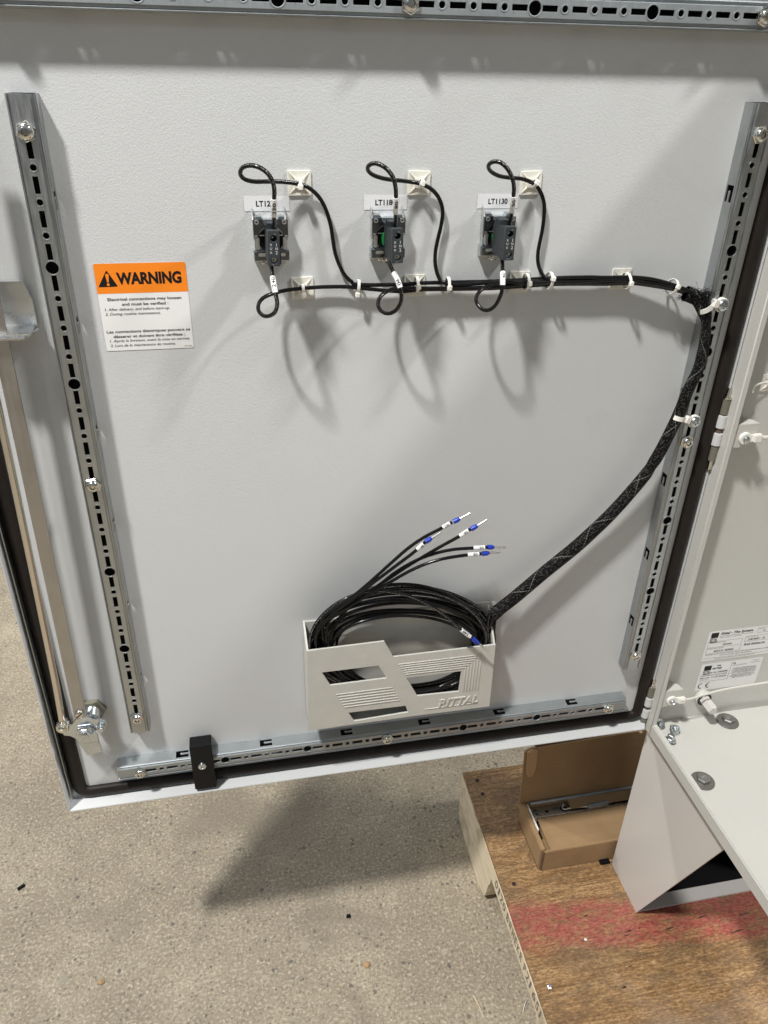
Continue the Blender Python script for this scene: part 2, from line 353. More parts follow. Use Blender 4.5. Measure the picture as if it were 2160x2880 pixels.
def plywood():
    m, nt, p = base('plywood', (.42, .27, .13), .42)
    v = coords(nt, (1, 1, 1)); vg = coords(nt, (1.6, 20, 6), rot=(0, 0, .06)); vf = coords(nt, (7.0, 105, 10), rot=(0, 0, .04))
    g = noise(nt, vg, 7, 5, .62, 1.2); fi = noise(nt, vf, 9, 4, .7, .4); bl = noise(nt, coords(nt, (1, 1.9, 1)), 17, 6, .68, .3)
    c = ramp(nt, g, [(.28, (.13, .070, .030)), (.45, (.29, .165, .072)), (.58, (.39, .235, .108)), (.75, (.50, .34, .175))])
    c = mix(nt, ramp(nt, fi, [(.36, .55), (.50, 0.0)]), c, (.15, .080, .034))
    c = mix(nt, ramp(nt, fi, [(.63, 0.0), (.74, .45)]), c, (.70, .50, .26))
    c = mix(nt, ramp(nt, bl, [(.45, 0.0), (.62, .75)]), c, (.17, .108, .056))
    gr = noise(nt, coords(nt, (1, 2.6, 1), rot=(0, 0, .05)), 150, 5, .8); c = mix(nt, ramp(nt, gr, [(.40, .75), (.52, 0.0)]), c, (.11, .062, .030)); c = mix(nt, ramp(nt, gr, [(.56, 0.0), (.68, .55)]), c, (.64, .46, .26))
    # stains: the worn red paint band runs across the board
    s = nt.nodes.new('ShaderNodeSeparateXYZ'); nt.links.new(v, s.inputs[0])
    yy = math_(nt, 'ADD', s.outputs[1], math_(nt, 'MULTIPLY', math_(nt, 'SUBTRACT', s.outputs[0], .55), .12))
    yy = math_(nt, 'ADD', yy, math_(nt, 'MULTIPLY', math_(nt, 'SUBTRACT', noise(nt, v, 16, 4, .65), .5), .05))
    bandf = ramp(nt, math_(nt, 'ABSOLUTE', math_(nt, 'ADD', yy, .069)), [(.026, 1.0), (.044, 0.0)])
    band2 = ramp(nt, math_(nt, 'ADD', math_(nt, 'MULTIPLY', yy, -1), 0.0), [(.222, 0.0), (.25, .9)])
    worn = ramp(nt, noise(nt, coords(nt, (1.4, 3.2, 1)), 26, 6, .75, .6), [(.36, .05), (.54, 1.0)])
    rf = math_(nt, 'MULTIPLY', math_(nt, 'MULTIPLY', math_(nt, 'MAXIMUM', bandf, band2), worn), .82)
    redc = mix(nt, ramp(nt, gr, [(.36, 0.0), (.62, 1.0)]), (.19, .026, .030), (.42, .115, .090))
    c = mix(nt, rf, c, redc)
    # dark split knots lying along the grain
    vk = coords(nt, (13, 60, 1), rot=(0, 0, -.10)); vo = nt.nodes.new('ShaderNodeTexVoronoi'); vo.inputs['Scale'].default_value = 1.0
    nv = nt.nodes.new('ShaderNodeTexNoise'); nv.inputs['Scale'].default_value = 70; nt.links.new(v, nv.inputs['Vector'])
    nt.links.new(mix(nt, .28, vk, nv.outputs['Color'], 'ADD'), vo.inputs['Vector'])
    sc = nt.nodes.new('ShaderNodeSeparateColor'); nt.links.new(vo.outputs['Color'], sc.inputs[0])
    kn = math_(nt, 'MULTIPLY', math_(nt, 'GREATER_THAN', sc.outputs[0], .93), math_(nt, 'LESS_THAN', vo.outputs['Distance'], math_(nt, 'MULTIPLY', sc.outputs[1], .34)))
    c = mix(nt, math_(nt, 'MULTIPLY', kn, 0.0), c, (.030, .012, .012))
    # pale crossing scratches
    vs = coords(nt, (60, 2.5, 1), rot=(0, 0, .7)); vs2 = coords(nt, (60, 2.5, 1), rot=(0, 0, -.5))
    sc1 = ramp(nt, noise(nt, vs, 5, 2, .5), [(.73, 0.0), (.79, .20)]); sc2 = ramp(nt, noise(nt, vs2, 5, 2, .5), [(.74, 0.0), (.80, .18)])
    c = mix(nt, sc1, c, (.62, .50, .34)); c = mix(nt, sc2, c, (.58, .47, .33))
    dust = ramp(nt, noise(nt, v, 4, 3, .6, .3), [(.56, 0.0), (.75, .40)]); c = mix(nt, dust, c, (.42, .36, .29))
    nt.links.new(c, p.inputs['Base Color']); nt.links.new(ramp(nt, bl, [(.3, .26), (.7, .5)]), p.inputs['Roughness'])
    bump(nt, p, fi, .2, .0005); M['plywood'] = m
plywood()
def pine():
    m, nt, p = base('pine', (.62, .5, .34), .65)
    v = coords(nt, (8, 1.6, 40)); g = noise(nt, v, 6, 5, .6, .6); b = noise(nt, coords(nt), 26, 4, .6)
    c = ramp(nt, g, [(.3, (.50, .39, .24)), (.45, (.72, .61, .43)), (.7, (.80, .71, .54))])
    c = mix(nt, ramp(nt, b, [(.52, 0.0), (.7, .7)]), c, (.34, .26, .17)); nt.links.new(c, p.inputs['Base Color']); bump(nt, p, g, .4, .0008); M['pine'] = m
pine()
def cardboard():
    m, nt, p = base('cardboard', (.30, .19, .095), .78)
    v = coords(nt); g = noise(nt, v, 16, 4, .6); fl = noise(nt, coords(nt, (1, 60, 60)), 14, 2, .5)
    c = ramp(nt, g, [(.3, (.275, .172, .082)), (.7, (.345, .222, .112))]); c = mix(nt, ramp(nt, fl, [(.4, .25), (.6, 0.0)]), c, (.23, .14, .065))
    nt.links.new(c, p.inputs['Base Color']); bump(nt, p, noise(nt, coords(nt, (240, 1, 1)), 1.2, 1), .25, .0006); M['cardboard'] = m
cardboard()
plain('cardboard_edge', (.16, .095, .045), .85, .4, 900, .4)
plain('cardboard_tan', (.42, .27, .14), .8, .2, 500, .1)

# ================================================================== SETTING
PY = .016                     # door panel surface
FLZ = -1.176
fl = MB(); fl.quad((-8, -6, FLZ), (8, -6, FLZ), (8, 10, FLZ), (-8, 10, FLZ)); fl = fl.build('floor', M['concrete'], None, False); tag(fl, kind='structure')

# ================================================================== ENCLOSURE DOOR
DX0, DX1, DZ0, DZ1, DF = -.0968, .6588, -.7348, .1365, -.004
door = tag(empty('enclosure_door', (.655, 0, DZ0)), 'light grey steel enclosure door standing open, its inner face towards us', 'cabinet door')
b = MB(); b.box(DX0 + .0016, DX1 - .0016, PY, PY + .0016, DZ0 + .0016, DZ1 - .0016)
b.build('door_panel', M['door_paint'], door)
b = MB(); t = .0016
for q in ((DX0, DX0 + t, DF, PY + .0016, DZ0, DZ1), (DX1 - t, DX1, .0105, PY + .0016, DZ0 + .004, DZ1), (DX0 + t, DX1 - t, DF, PY + .0016, DZ1 - t, DZ1)):
    b.box(*q, bev=.0006)
b.poly([(DX0 + t, PY + .0016), (DX0 + t, DF), (.6515, DF), (.6575, .0060), (DX1 - t, .0105), (DX1 - t, PY + .0016)], t, Matrix.Translation((0, 0, DZ0)), bev=.0004)
b.build('door_flange', M['door_paint'], door)
# folded lip on the lock side that shows as a narrow metal coloured channel
b = MB(); b.box(DX0 + .0042, DX0 + .0054, .004, PY - .0004, DZ0 + .012, DZ1 - .01, bev=.0004); b.build('door_channel', M['galvanised_upright'], door)
# foam gasket
gx0, gx1, gz0, gz1, gr = DX0 + .0135, DX1 - .0112, DZ0 + .0105, DZ1 - .012, .012
loop = []
for cx, cz, a in ((gx1 - gr, gz0 + gr, -90), (gx1 - gr, gz1 - gr, 0), (gx0 + gr, gz1 - gr, 90), (gx0 + gr, gz0 + gr, 180)):
    for i in range(9):
        th = math.radians(a + 90 * i / 8); loop.append(Vector((cx + gr * math.cos(th), PY - .0002, cz + gr * math.sin(th))))
prof = [(-.0078, .0), (-.0078, .0035), (-.0060, .0058), (-.002, .0070), (.0010, .0074), (.0052, .0058), (.0074, .003), (.0078, 0)]
me = tube(loop, 1, closed=True, prof=prof, up=(0, -1, 0)); link('door_gasket', me, M['gasket_foam'], door, True)

# --- bolts of the rails
def flange_bolt_mesh(s=1.0):
    b = MB(); b.lathe([(.0078 * s, 0), (.0078 * s, .0016 * s), (.0068 * s, .0026 * s)], hexa=True)
    b.lathe([(.0060 * s, .0020 * s), (.0060 * s, .0034 * s), (.0056 * s, .0046 * s), (.0046 * s, .0056 * s), (.0030 * s, .0061 * s), (.0027 * s, .0061 * s), (.0022 * s, .0038 * s)], seg=24)
    st = []
    for i in range(24):
        a = 2 * math.pi * i / 24; rr = (.0021 if i % 4 < 2 else .00135) * s; st.append((rr * math.cos(a), rr * math.sin(a)))
    b.poly(st, .0016 * s, Matrix.Translation((0, 0, .0046 * s - .0012 * s)))
    me = bpy.data.meshes.new('flange_bolt'); b.bm.to_mesh(me); b.bm.free()
    for p in me.polygons: p.use_smooth = True
    me.set_sharp_from_angle(angle=math.radians(35)); return me
BOLT = flange_bolt_mesh()
def put(name, me, mat, Mx, parent):
    o = bpy.data.objects.new(name, me); COL.objects.link(o)
    if not me.materials: me.materials.append(mat)
    if parent is not None:
        o.parent = parent; o.matrix_parent_inverse = parent_world(parent).inverted()
    o.matrix_basis = Mx; return o
# --- mounting rails. local frame: x across, y along (0 = first end bolt, increasing), z = towards camera
def rail(label, Mx, hook_side, mat, lugs=()):
    L0, L1 = -.025, .625
    loops = [rect(-.0066, .0066, L0, L1)]; rims = []
    for k in range(25):
        y = k * .025
        if k % 12: 
            r_ = .0050 if k % 4 == 0 else .0024
            loops.append(circ(0, y, r_, 20))
            rims.append((y, r_))
        if k < 24: loops.append(rect(-.0021, .0021, y + .0062, y + .0188))
    b = MB(); b.me(plate(loops, .0012, .00025), Mx @ Matrix.Translation((0, 0, -.0012)))
    for y, r_ in rims:                                   # pressed rims round the holes
        me = plate([circ(0, y, r_ + .0011, 20), circ(0, y, r_ + .0002, 20)], .0005, .0001); b.me(me, Mx @ Matrix.Translation((0, 0, -.0002)))
    for s in (-1, 1):                                    # stepped shoulders
        pts = [(s * .0062, -.0012), (s * .0070, -.0020), (s * .0086, -.0020), (s * .0095, -.0008), (s * .0102, -.0016), (s * .0102, -.0030), (s * .0090, -.0034), (s * .0062, -.0024)]
        if s < 0: pts = pts[::-1]
        R = Mx @ Matrix.Translation((0, L1, 0)) @ Matrix.Rotation(math.radians(90), 4, 'X')
        b.poly(pts, L1 - L0, R)
    for s in (-1, 1):                                    # side walls down to the panel
        lp = [rect(.0022, .0158, L0, L1)]
        if s == hook_side:
            for k in range(6):
                y = .05 + .1 * k
                lp.append([(.0038, y - .0072), (.0140, y - .0072), (.0140, y + .0074), (.0106, y + .0074), (.0106, y + .0004), (.0112, y - .0016), (.0096, y - .0026), (.0080, y - .0012), (.0084, y + .0074), (.0038, y + .0074)])
        # local frame for the wall: x -> depth (away from camera), y -> along
        o = Mx @ Vector((s * .0102, 0, 0)); dz = (Mx.to_3x3() @ Vector((0, 0, -1))); dy = Mx.to_3x3() @ Vector((0, 1, 0))
        b.me(plate(lp, .0012, .0002), frame(o - dz.cross(dy) * (0.0006 if s > 0 else .0006), dz, dy))
    ob = b.build('mounting_rail', mat, door, True); ob['label'] = label
    b = MB(); b.box(-.0094, .0094, L0, L1, -.0152, -.0144, M=Mx); b.build('slot_shade_strip', M['hole_shade'], ob)  # added near-black strip: stands in for shade inside the rail, cuts bounce light
    for k in (0, 12, 24):
        put('rail_bolt', BOLT, M['nickel'], Mx @ Matrix.Translation((0, k * .025, .0002)) @ Matrix.Rotation(random.uniform(0, 1), 4, 'Z'), ob)
    # slots look dark by the added strip; the rail itself is an open channel
    return ob
def RF(o, along, across): return frame(o, across, along)
# uprights: local y must run along; z must face the camera (-Y): across x along = -Y  ->  x=(−1,0,0), y=(0,0,−1) gives (-1,0,0)x(0,0,-1) = (0,-1,0)
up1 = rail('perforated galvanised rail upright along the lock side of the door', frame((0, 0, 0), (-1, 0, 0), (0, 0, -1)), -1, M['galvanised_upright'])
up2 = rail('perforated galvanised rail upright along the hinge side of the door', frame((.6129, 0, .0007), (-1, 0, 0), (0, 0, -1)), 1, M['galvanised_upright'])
lo = rail('perforated galvanised rail lying along the bottom of the door', frame((-.0087, 0, -.6875), (0, 0, 1), (1, 0, 0)), 1, M['galvanised']) if False else None
# horizontal rails: along = +X, across = +Z ; need x cross y = -Y : x=(0,0,-1), y=(1,0,0): (0,0,-1)x(1,0,0) = (0*0-(-1)*0, (-1)*1-0*0, 0) = (0,-1,0)
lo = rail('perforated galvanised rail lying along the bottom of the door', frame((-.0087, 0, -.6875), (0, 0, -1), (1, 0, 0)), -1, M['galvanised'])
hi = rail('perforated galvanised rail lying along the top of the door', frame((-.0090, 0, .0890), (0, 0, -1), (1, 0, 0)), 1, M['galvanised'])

# --- black catch bracket clamped over the bottom rail
b = MB(); x0, x1 = .0518, .0775
pr = [(-.0045, -.6560), (-.0045, -.7265), (-.0020, -.7290), (.0090, -.7290), (.0090, -.7260), (-.0012, -.7255), (-.0012, -.6590), (.0145, -.6590), (.0145, -.6560)]
b.poly([(q[0], q[1]) for q in pr], x1 - x0, frame((x0, 0, 0), (0, 1, 0), (0, 0, 1)), bev=.0007)
bk = b.build('catch_bracket', M['black_plastic_and_shade'], door); bk['label'] = 'glossy black bracket clamped over the bottom rail'
b = MB(); b.lathe([(.0052, 0), (.0052, .0012), (.0046, .0028), (.0028, .0036), (.0020, .0036), (.0012, .0022)], FD(.0640, -.6860, -.0046)); b.box(-.0026, .0026, -.0004, .0004, .0030, .0040, M=FD(.0640, -.6860, -.0046)); b.build('screw', M['zinc'], bk)

# --- lock gear: flat bar, round rod, cam, guide
b = MB()
bar = [at(-40, 560, Y=-.012), at(100, 1480, Y=-.012), at(134, 1526, Y=-.012), at(189, 1822, Y=-.012), at(222, 2014, Y=-.012)]
A, B = Vector((-.0455, -.012, .02)), Vector((-.0563, -.012, -.5745))
ax = (B - A).normalized(); Mb = frame(A, Vector((0, 1, 0)).cross(ax) * -1, ax)
Lb = (B - A).length
b.me(plate([rrect(-.0063, .0063, 0, Lb + .006, .003)], .0026, .0003), Mb)
lb = b.build('lock_bar', M['steel_strip'], door)
b = MB(); Ms = FD(-.0562, -.5722, -.0125)
b.lathe([(.0047, 0), (.0047, .0014), (.0040, .0028), (.0022, .0036)], Ms); b.build('slotted_screw', M['nickel'], lb)
b = MB(); b.box(-.0040, .0040, -.0006, .0006, .0030, .0038, M=Ms @ Matrix.Rotation(.7, 4, 'Z')); b.build('screw_slot', M['hole_shade'], lb)
rod = [Vector((-.062, .002, .02)), Vector((-.0672, 0, -.25)), Vector((-.0740, -.004, -.5000)), Vector((-.0768, -.008, -.583))]
me = tube(catmull(rod, 8), .0037, 16); rd = link('lock_rod', me, M['rod_steel'], door, True)
b = MB(); Ms = FD(-.0770, -.590, -.0040); b.lathe([(.0066, 0), (.0070, .003), (.0070, .009), (.0062, .0105), (.0052, .0108)], Ms); b.build('rod_end', M['rod_steel'], rd)
b = MB(); b.lathe([(.0046, .0104), (.0046, .0124), (.0030, .0136)], Ms); b.lathe([(.0022, .0134), (.0022, .0140)], Ms, hexa=True); b.build('rod_pin', M['nickel'], rd)
# cam hub
b = MB(); Ms = FD(-.0493, -.5935, PY); b.lathe([(.0155, 0), (.0155, .0052), (.0145, .0060)], Ms, hexa=True); b.build('lock_nut', M['olive_metal'], door)
b = MB()
for i in range(6): b.lathe([(.0086, .004 + i * .0022), (.0094, .0051 + i * .0022), (.0086, .0062 + i * .0022)], Ms)
b.lathe([(.0084, 0), (.0084, .022)], Ms); b.build('lock_barrel', M['zinc'], door)
b = MB(); Mc = FD(-.0562, -.5925, -.0075)
cam_o = [(-.024, -.006), (-.018, .001), (-.011, .003), (-.006, .010), (.006, .011), (.012, .006), (.019, .006), (.024, .002), (.0245, -.004), (.019, -.009), (.011, -.010), (.006, -.016), (-.006, -.016), (-.010, -.020), (-.016, -.014), (-.022, -.012)]
b.me(plate([cam_o], .0025, .0004), Mc); cm = b.build('cam_plate', M['dark_zinc'], door)
cm.data.materials.clear(); cm.data.materials.append(M['zinc'])
b = MB(); Mp = FD(-.0372, -.5955, -.010); b.lathe([(.0044, 0), (.0040, .004), (.0030, .0042), (.0030, .0075), (.0026, .0085)], Mp); b.build('cam_pin', M['zinc'], cm)
b = MB(); Mt = FD(-.0553, -.6030, -.0105)
tng = [(-.0065, .0095), (.0065, .0095), (.0110, .002), (.0090, -.008), (.0125, -.018), (.0135, -.030), (-.0030, -.0335), (-.0085, -.014), (-.0105, -.002)]
b.me(plate([tng], .0030, .0005), Mt)
b.poly([(.0, .0), (.0035, -.004), (.0035, -.017), (.0, -.014)], .017, Mt @ Matrix.Translation((-.004, -.014, .003)) @ Matrix.Rotation(math.radians(90), 4, 'Y') @ Matrix.Rotation(math.radians(180), 4, 'Z') @ Matrix.Translation((0, 0, 0)))
tn = b.build('lock_tongue', M['zinc'], door)
b = MB(); Mh = FD(-.0550, -.5995, -.0136); b.lathe([(.0078, 0), (.0078, .0010), (.0070, .0014)], Mh); b.lathe([(.0062, .0012), (.0062, .0042), (.0052, .0052)], Mh, hexa=True); b.lathe([(.0032, .0050), (.0032, .0066), (.0026, .0070)], Mh); b.build('cam_bolt', M['zinc'], tn)
# guide bracket the bar slides in
b = MB()
b.me(plate([[(-.075, -.112), (-.0265, -.112), (-.0225, -.128), (-.0225, -.1500), (-.075, -.1500)]], .0022, .0004), FD(0, 0, PY - .004))
b.box(-.075, -.024, -.016, PY - .004, -.1510, -.1488, bev=.0007)
b.poly([(-.075, 0), (-.0232, 0), (-.0205, .006), (-.0290, .030), (-.075, .030)], .0022, frame((0, PY - .004, -.1510), (1, 0, 0), (0, -1, 0)), bev=.0005)
gb = b.build('guide_bracket', M['tin'], door)
# lock head at the left edge of the view
b = MB(); Mg = FD(-.0560, -.0720, -.0165); b.lathe([(.0085, 0), (.0085, .0016), (.0070, .0020)], Mg); b.lathe([(.0066, .0018), (.0066, .0058), (.0055, .0066)], Mg, hexa=True)
b.build('gear_bolt', M['nickel'], lb)
b = MB(); Mg = FD(-.0560, -.0900, -.0165); b.lathe([(.0080, 0), (.0080, .0016), (.0070, .0020)], Mg); b.lathe([(.0062, .0018), (.0062, .0055), (.0052, .0066)], Mg, hexa=True)
b.build('gear_bolt', M['nickel'], lb)

# --- hinges
def hinge(zc, flip=1):
    hx, hy = .6568, .0098
    h = MB()
    for (a, c_, r_) in ((.019, .037, .0046), (-.037, -.019, .0046)): h.cyl((hx, hy, zc + a), (hx, hy, zc + c_), r_, 18, bev=.0005)
    hb = h.build('hinge', M['olive_metal'], door)
    for a, c_ in ((.003, .018), (-.018, -.003)):
        k = MB(); k.cyl((hx, hy, zc + a), (hx, hy, zc + c_), .0056, 18, bev=.0006); k.build('hinge_knuckle', M['door_paint'], hb)
    k = MB(); k.cyl((hx, hy, zc - .004), (hx, hy, zc + .004), .0036, 14); k.build('hinge_washer', M['copper_dark'], hb)
    k = MB(); k.cyl((hx, hy, zc + .037), (hx, hy, zc + .039), .0050, 14); k.cyl((hx, hy, zc + .039), (hx, hy, zc + .049), .0026, 12, r2=.0020); k.cyl((hx, hy, zc - .048), (hx, hy, zc - .037), .0026, 12); k.build('hinge_pin', M['nickel'], hb)
hinge(-.2930); hinge(-.7060)

# ================================================================== CABINET
CX0, CX1, CY1, CY0, CZ0, CZ1 = .660, .93, .0160, -.77, -.744, .150
cab = tag(empty('enclosure_cabinet', (CX0, CY1, CZ0 - .002)), 'light grey steel cabinet body at the right, seen through its open front', 'cabinet')
b = MB(); b.box(CX0 + .002, CX1, CY1, CY1 + .0016, CZ0 - .0016, CZ1); b.build('side_wall', M['cabinet_paint'], cab)
b = MB(); b.box(CX0 + .002, CX1, CY0, CY0 + .0016, CZ0, CZ1); b.build('side_wall', M['cabinet_paint'], cab)
b = MB(); b.box(CX0 + .0022, CX1 - .0002, CY0, CY1 - .0002, CZ0 - .0018, CZ0); b.build('base_plate', M['cabinet_paint'], cab)
b = MB(); b.box(CX1, CX1 + .0016, CY0, CY1 + .0016, CZ0 - .0016, CZ1); b.build('back_wall', M['cabinet_paint'], cab)
b = MB(); b.box(CX0 + .0022, CX1 - .0002, CY0, CY1 - .0002, CZ1 - .0016, CZ1 - .0001); b.build('top_wall', M['cabinet_paint'], cab)
b = MB()          # folded rim round the opening, standing proud of the base and wall
RW, RD = .0082, .0216
for q in ((CX0, CX0 + RW, CY1 - RD, CY1 + .0016, CZ0 - .0018, CZ1), (CX0, CX0 + RW, CY0, CY1 - RD + .001, CZ0 - .0018, -.7255), (CX0, CX0 + RW, CY0, CY1 - RD + .001, CZ1 - .020, CZ1)):
    b.box(*q, bev=.0016, seg=3)
b.build('frame_rim', M['cabinet_paint'], cab)
KS = .9697        # everything inside the cabinet was measured on a trial wall plane; this carries it to the true one
def kk(x, y, z): return Vector((CAM.x + (x - CAM.x) * KS, CAM.y + (y - CAM.y) * KS, CAM.z + (z - CAM.z) * KS))

def hexbolt(p, s, parent, yaw):
    Mx = Matrix.Translation(p) @ Matrix.Rotation(yaw, 4, 'Z')
    b = MB(); b.lathe([(.0150 * s, 0), (.0150 * s, .0010), (.0142 * s, .0018), (.0060 * s, .0020)], Mx, seg=36); w = b.build('base_bolt', M['washer_grey'], parent)
    b = MB(); b.lathe([(.0088 * s, .0018), (.0088 * s, .0066), (.0078 * s, .0076)], Mx, hexa=True)
    b.build('bolt_head', M['bolt_steel'], w)
    b = MB(); 
    for k in range(3):
        b.box(-.0035 + k * .0026, -.0018 + k * .0026, -.0020, .0020, .0075, .00785, M=Mx)
    b.build('grade_mark', M['zinc'], w)
hexbolt(at(2046, 2029, Z=CZ0 + .0002), 1.0, cab, .35); hexbolt(at(1976, 2197, Z=CZ0 + .0002), 1.0, cab, .1)
# wall brackets with screw-on tie
def ear(z, path, nm):
    x0 = .6663; b = MB(); yf = -.0014; z = CAM.z + (z - CAM.z) * KS; path = [kk(*p) for p in path]
    b.me(plate([[(0, -.028), (.024, -.028), (.0285, -.008), (.0285, 0), (0, 0)]], .0018, .0003), frame((x0, yf, z), (1, 0, 0), (0, 0, 1)))
    b.me(plate([[(0, 0), (.0285, 0), (.0270, .008), (.0200, .0165), (.0080, .0165), (0, .006)]], .0018, .0003), frame((x0, yf, z - .0018), (1, 0, 0), (0, 1, 0)))
    b.box(x0 - .0022, x0, yf - .0022, CY1, z - .0300, z, bev=.0006)
    o = b.build('wall_bracket', M['cabinet_paint'], cab)
    t_ = empty('screw_mount_tie', (x0 + .016, yf - .002, z - .016))
    b = MB(); b.lathe([(.0072, 0), (.0072, .0022), (.0064, .0030)], FD(x0 + .0145, z - .0165, yf - .002)); b.me(plate([[(0, -.0045), (.016, -.0045), (.016, .0045), (0, .0045)]], .0026, .0005), FD(x0 + .0145, z - .0165, yf - .0022)); b.build('tie_base', M['nylon'], t_)
    b = MB(); b.box(x0 + .0225, x0 + .0325, yf - .0085, yf - .0022, z - .0205, z - .0110, bev=.0012); b.build('tie_head', M['nylon'], t_)
    b = MB(); b.lathe([(.0040, .003), (.0040, .0046), (.0034, .0058), (.0020, .0064), (.0014, .0050)], FD(x0 + .0145, z - .0165, yf - .002)); b.build('screw', M['zinc'], t_)
    pts = catmull([Vector((x0 + .031, yf - .006, z - .0155))] + path, 6)
    me = tube(pts, .0024, 8, flat=(1, .35), up=(0, -1, 0)); link('tie_strap', me, M['nylon'], t_, True)
    return t_
t1 = ear(-.2925, [Vector((.74, .012, -.3080)), Vector((.79, .010, -.3075)), Vector((.86, .010, -.305))], 'a')
tag(t1, 'white screw-on cable tie holding out a straight strap, higher one on the cabinet wall', 'cable tie', 'screw-on ties on the cabinet wall')
t2 = ear(-.6915, [Vector((.7312, .016, -.7090)), Vector((.7486, .018, -.7072)), Vector((.7795, .020, -.7050)), Vector((.8049, .020, -.7035)), Vector((.86, .018, -.700))], 'b')
tag(t2, 'white screw-on cable tie with long curved strap, low above the cabinet base', 'cable tie', 'screw-on ties on the cabinet wall')
# wall plug
pl = tag(empty('wall_plug', (.757, CY1, -.722)), 'pale grey hexagonal plug sticking out of the cabinet wall under the rating labels', 'plug')
P0 = at(1973, 1957, Y=CY1); P1 = P0 + Vector((0, -1, 0))
Mq = FD(P0.x, P0.z, CY1 - .0002)
b = MB(); b.lathe([(.0115, 0), (.0120, .003), (.0112, .006), (.0096, .0075)], Mq); b.build('plug_collar', M['pouch_plastic'], pl)
b = MB(); b.lathe([(.0104, .0060), (.0104, .0078)], Mq); b.build('plug_ring', M['grey_plastic'], pl)
b = MB(); b.lathe([(.0076, .0070), (.0074, .028), (.0060, .030)], Mq, hexa=True); b.build('plug_body', M['plinth_paint'], pl)
# loose flange screws on the base
def loose(px, py, rx, rz, lab):
    p = at(px, py, Z=CZ0 + .006); b = MB(); Mx = Matrix.Translation(p) @ Matrix.Rotation(rz, 4, 'Z') @ Matrix.Rotation(rx, 4, 'X')
    b.lathe([(.0074, -.0022), (.0078, -.0014), (.0074, -.0004), (.0054, .0006)], Mx, seg=40); b.lathe([(.0052, .0004), (.0052, .0050), (.0042, .0060), (.0022, .0060), (.0016, .0040)], Mx, hexa=True)
    b.cyl(Mx @ Vector((0, 0, -.002)), Mx @ Vector((0, 0, -.009)), .0028, 12)
    o = b.build('flange_screw', M['zinc']); tag(o, lab, 'screw', 'loose flange screws in the cabinet corner')
loose(1898, 2052, .55, .5, 'loose zinc flange screw lying clear of the rim between its two neighbours')
loose(1886, 2078, -.35, -.9, 'loose zinc flange screw half hidden behind the front rim, nearest to us')
loose(1855, 2036, 1.1, .2, 'loose zinc flange screw tucked into the corner behind the upright jamb')

# labels on the cabinet wall
def wallframe(off): return frame((CAM.x * (1 - KS), CY1 - off, CAM.z * (1 - KS)), (1, 0, 0), (0, 0, 1)) @ Matrix.Diagonal((KS, KS, 1, 1))
Mw = wallframe(.0003)
def wp_unused(sx, sy):
    p = at(1960 + sx * .12055, 1740 + sy * .12055, Y=CY1); return p.x, p.z
lab1 = tag(empty('rating_label', (.80, CY1, -.66)), 'white rating label with bold slanted heading, upper one on the cabinet wall', 'label')
b = MB(); b.me(plate([rrect(.7438, .868, -.6632, -.6105, .002)], .00012), Mw); b.build('label_face', M['sticker_white'], lab1)
Mw2 = wallframe(.00045)
def ln(M_, x0, x1, z0, z1, parent, mat='ink', name='printed_rule'):
    b = MB(); b.box(x0, x1, z0, z1, .00002, .00006, M=M_); return b.build(name, M[mat], parent, False)
def frame_rule(M_, x0, x1, z0, z1, parent, w=.0003):
    b = MB()
    b.me(plate([rect(x0, x1, z0, z1), rect(x0 + w, x1 - w, z0 + w, z1 - w)], .00004), M_); b.build('printed_frame', M['ink'], parent, False)
L1 = lab1
b = MB(); b.box(.7480, .7592, -.6225, -.6135, .00002, .00006, M=Mw2); b.box(.7480, .7592, -.6305, -.6288, .00002, .00006, M=Mw2); b.build('logo_block', M['ink'], L1, False)
lettering('RITTAL', Mw2, .7480, .7592, -.6282, -.6232, M['ink'], L1, bold=.03, thick=.0001)
lettering('Rittal - The System.', Mw2, .7625, .8120, -.6195, -.6140, M['ink'], L1, bold=.035, shear=.25)
ln(Mw2, .7620, .8125, -.6210, -.6206, L1)
lettering('faster - better - everywhere.', Mw2, .7625, .7960, -.6246, -.6220, M['grey_ink'], L1, shear=.2)
frame_rule(Mw2, .7470, .7990, -.6500, -.6290, L1); ln(Mw2, .7470, .7990, -.6397, -.6394, L1)
lettering('Standard Article Number', Mw2, .7490, .7740, -.6322, -.6298, M['grey_ink'], L1)
lettering('8020000', Mw2, .7700, .7840, -.6375, -.6345, M['ink'], L1, shear=.2, bold=.02)
lettering('Modified Article Number', Mw2, .7480, .7730, -.6425, -.6402, M['grey_ink'], L1)
lettering('MODCA / 8020000', Mw2, .7590, .7890, -.6485, -.6450, M['ink'], L1, shear=.2, bold=.02)
frame_rule(Mw2, .8190, .8640, -.6222, -.6135, L1); lettering('Serial No.', Mw2, .8205, .8300, -.6165, -.6145, M['grey_ink'], L1); lettering('08', Mw2, .8275, .8310, -.6205, -.6177, M['ink'], L1, shear=.2)
frame_rule(Mw2, .8030, .8640, -.6362, -.6265, L1); lettering('Internal Order No.', Mw2, .8045, .8230, -.6292, -.6272, M['grey_ink'], L1); lettering('2180186051 - 50', Mw2, .8070, .8340, -.6345, -.6308, M['ink'], L1, shear=.2, bold=.02)
lettering('Brock Solutions Inc.', Mw2, .8040, .8370, -.6430, -.6388, M['ink'], L1, shear=.2, bold=.03)
lettering('Openings in this enclosure must be covered with closure plate gaskets or conduits', Mw2, .7470, .8480, -.6536, -.6508, M['ink'], L1, bold=.01)
lettering('with the same type rating as the enclosure.', Mw2, .7700, .8200, -.6566, -.6542, M['ink'], L1, bold=.01)
ln(Mw2, .7450, .8620, -.6588, -.6585, L1); lettering('Rittal Systems Ltd.  6485 Ordan Drive, Mississauga, ON L5T 1X2', Mw2, .7640, .8260, -.6618, -.6595, M['ink'], L1)
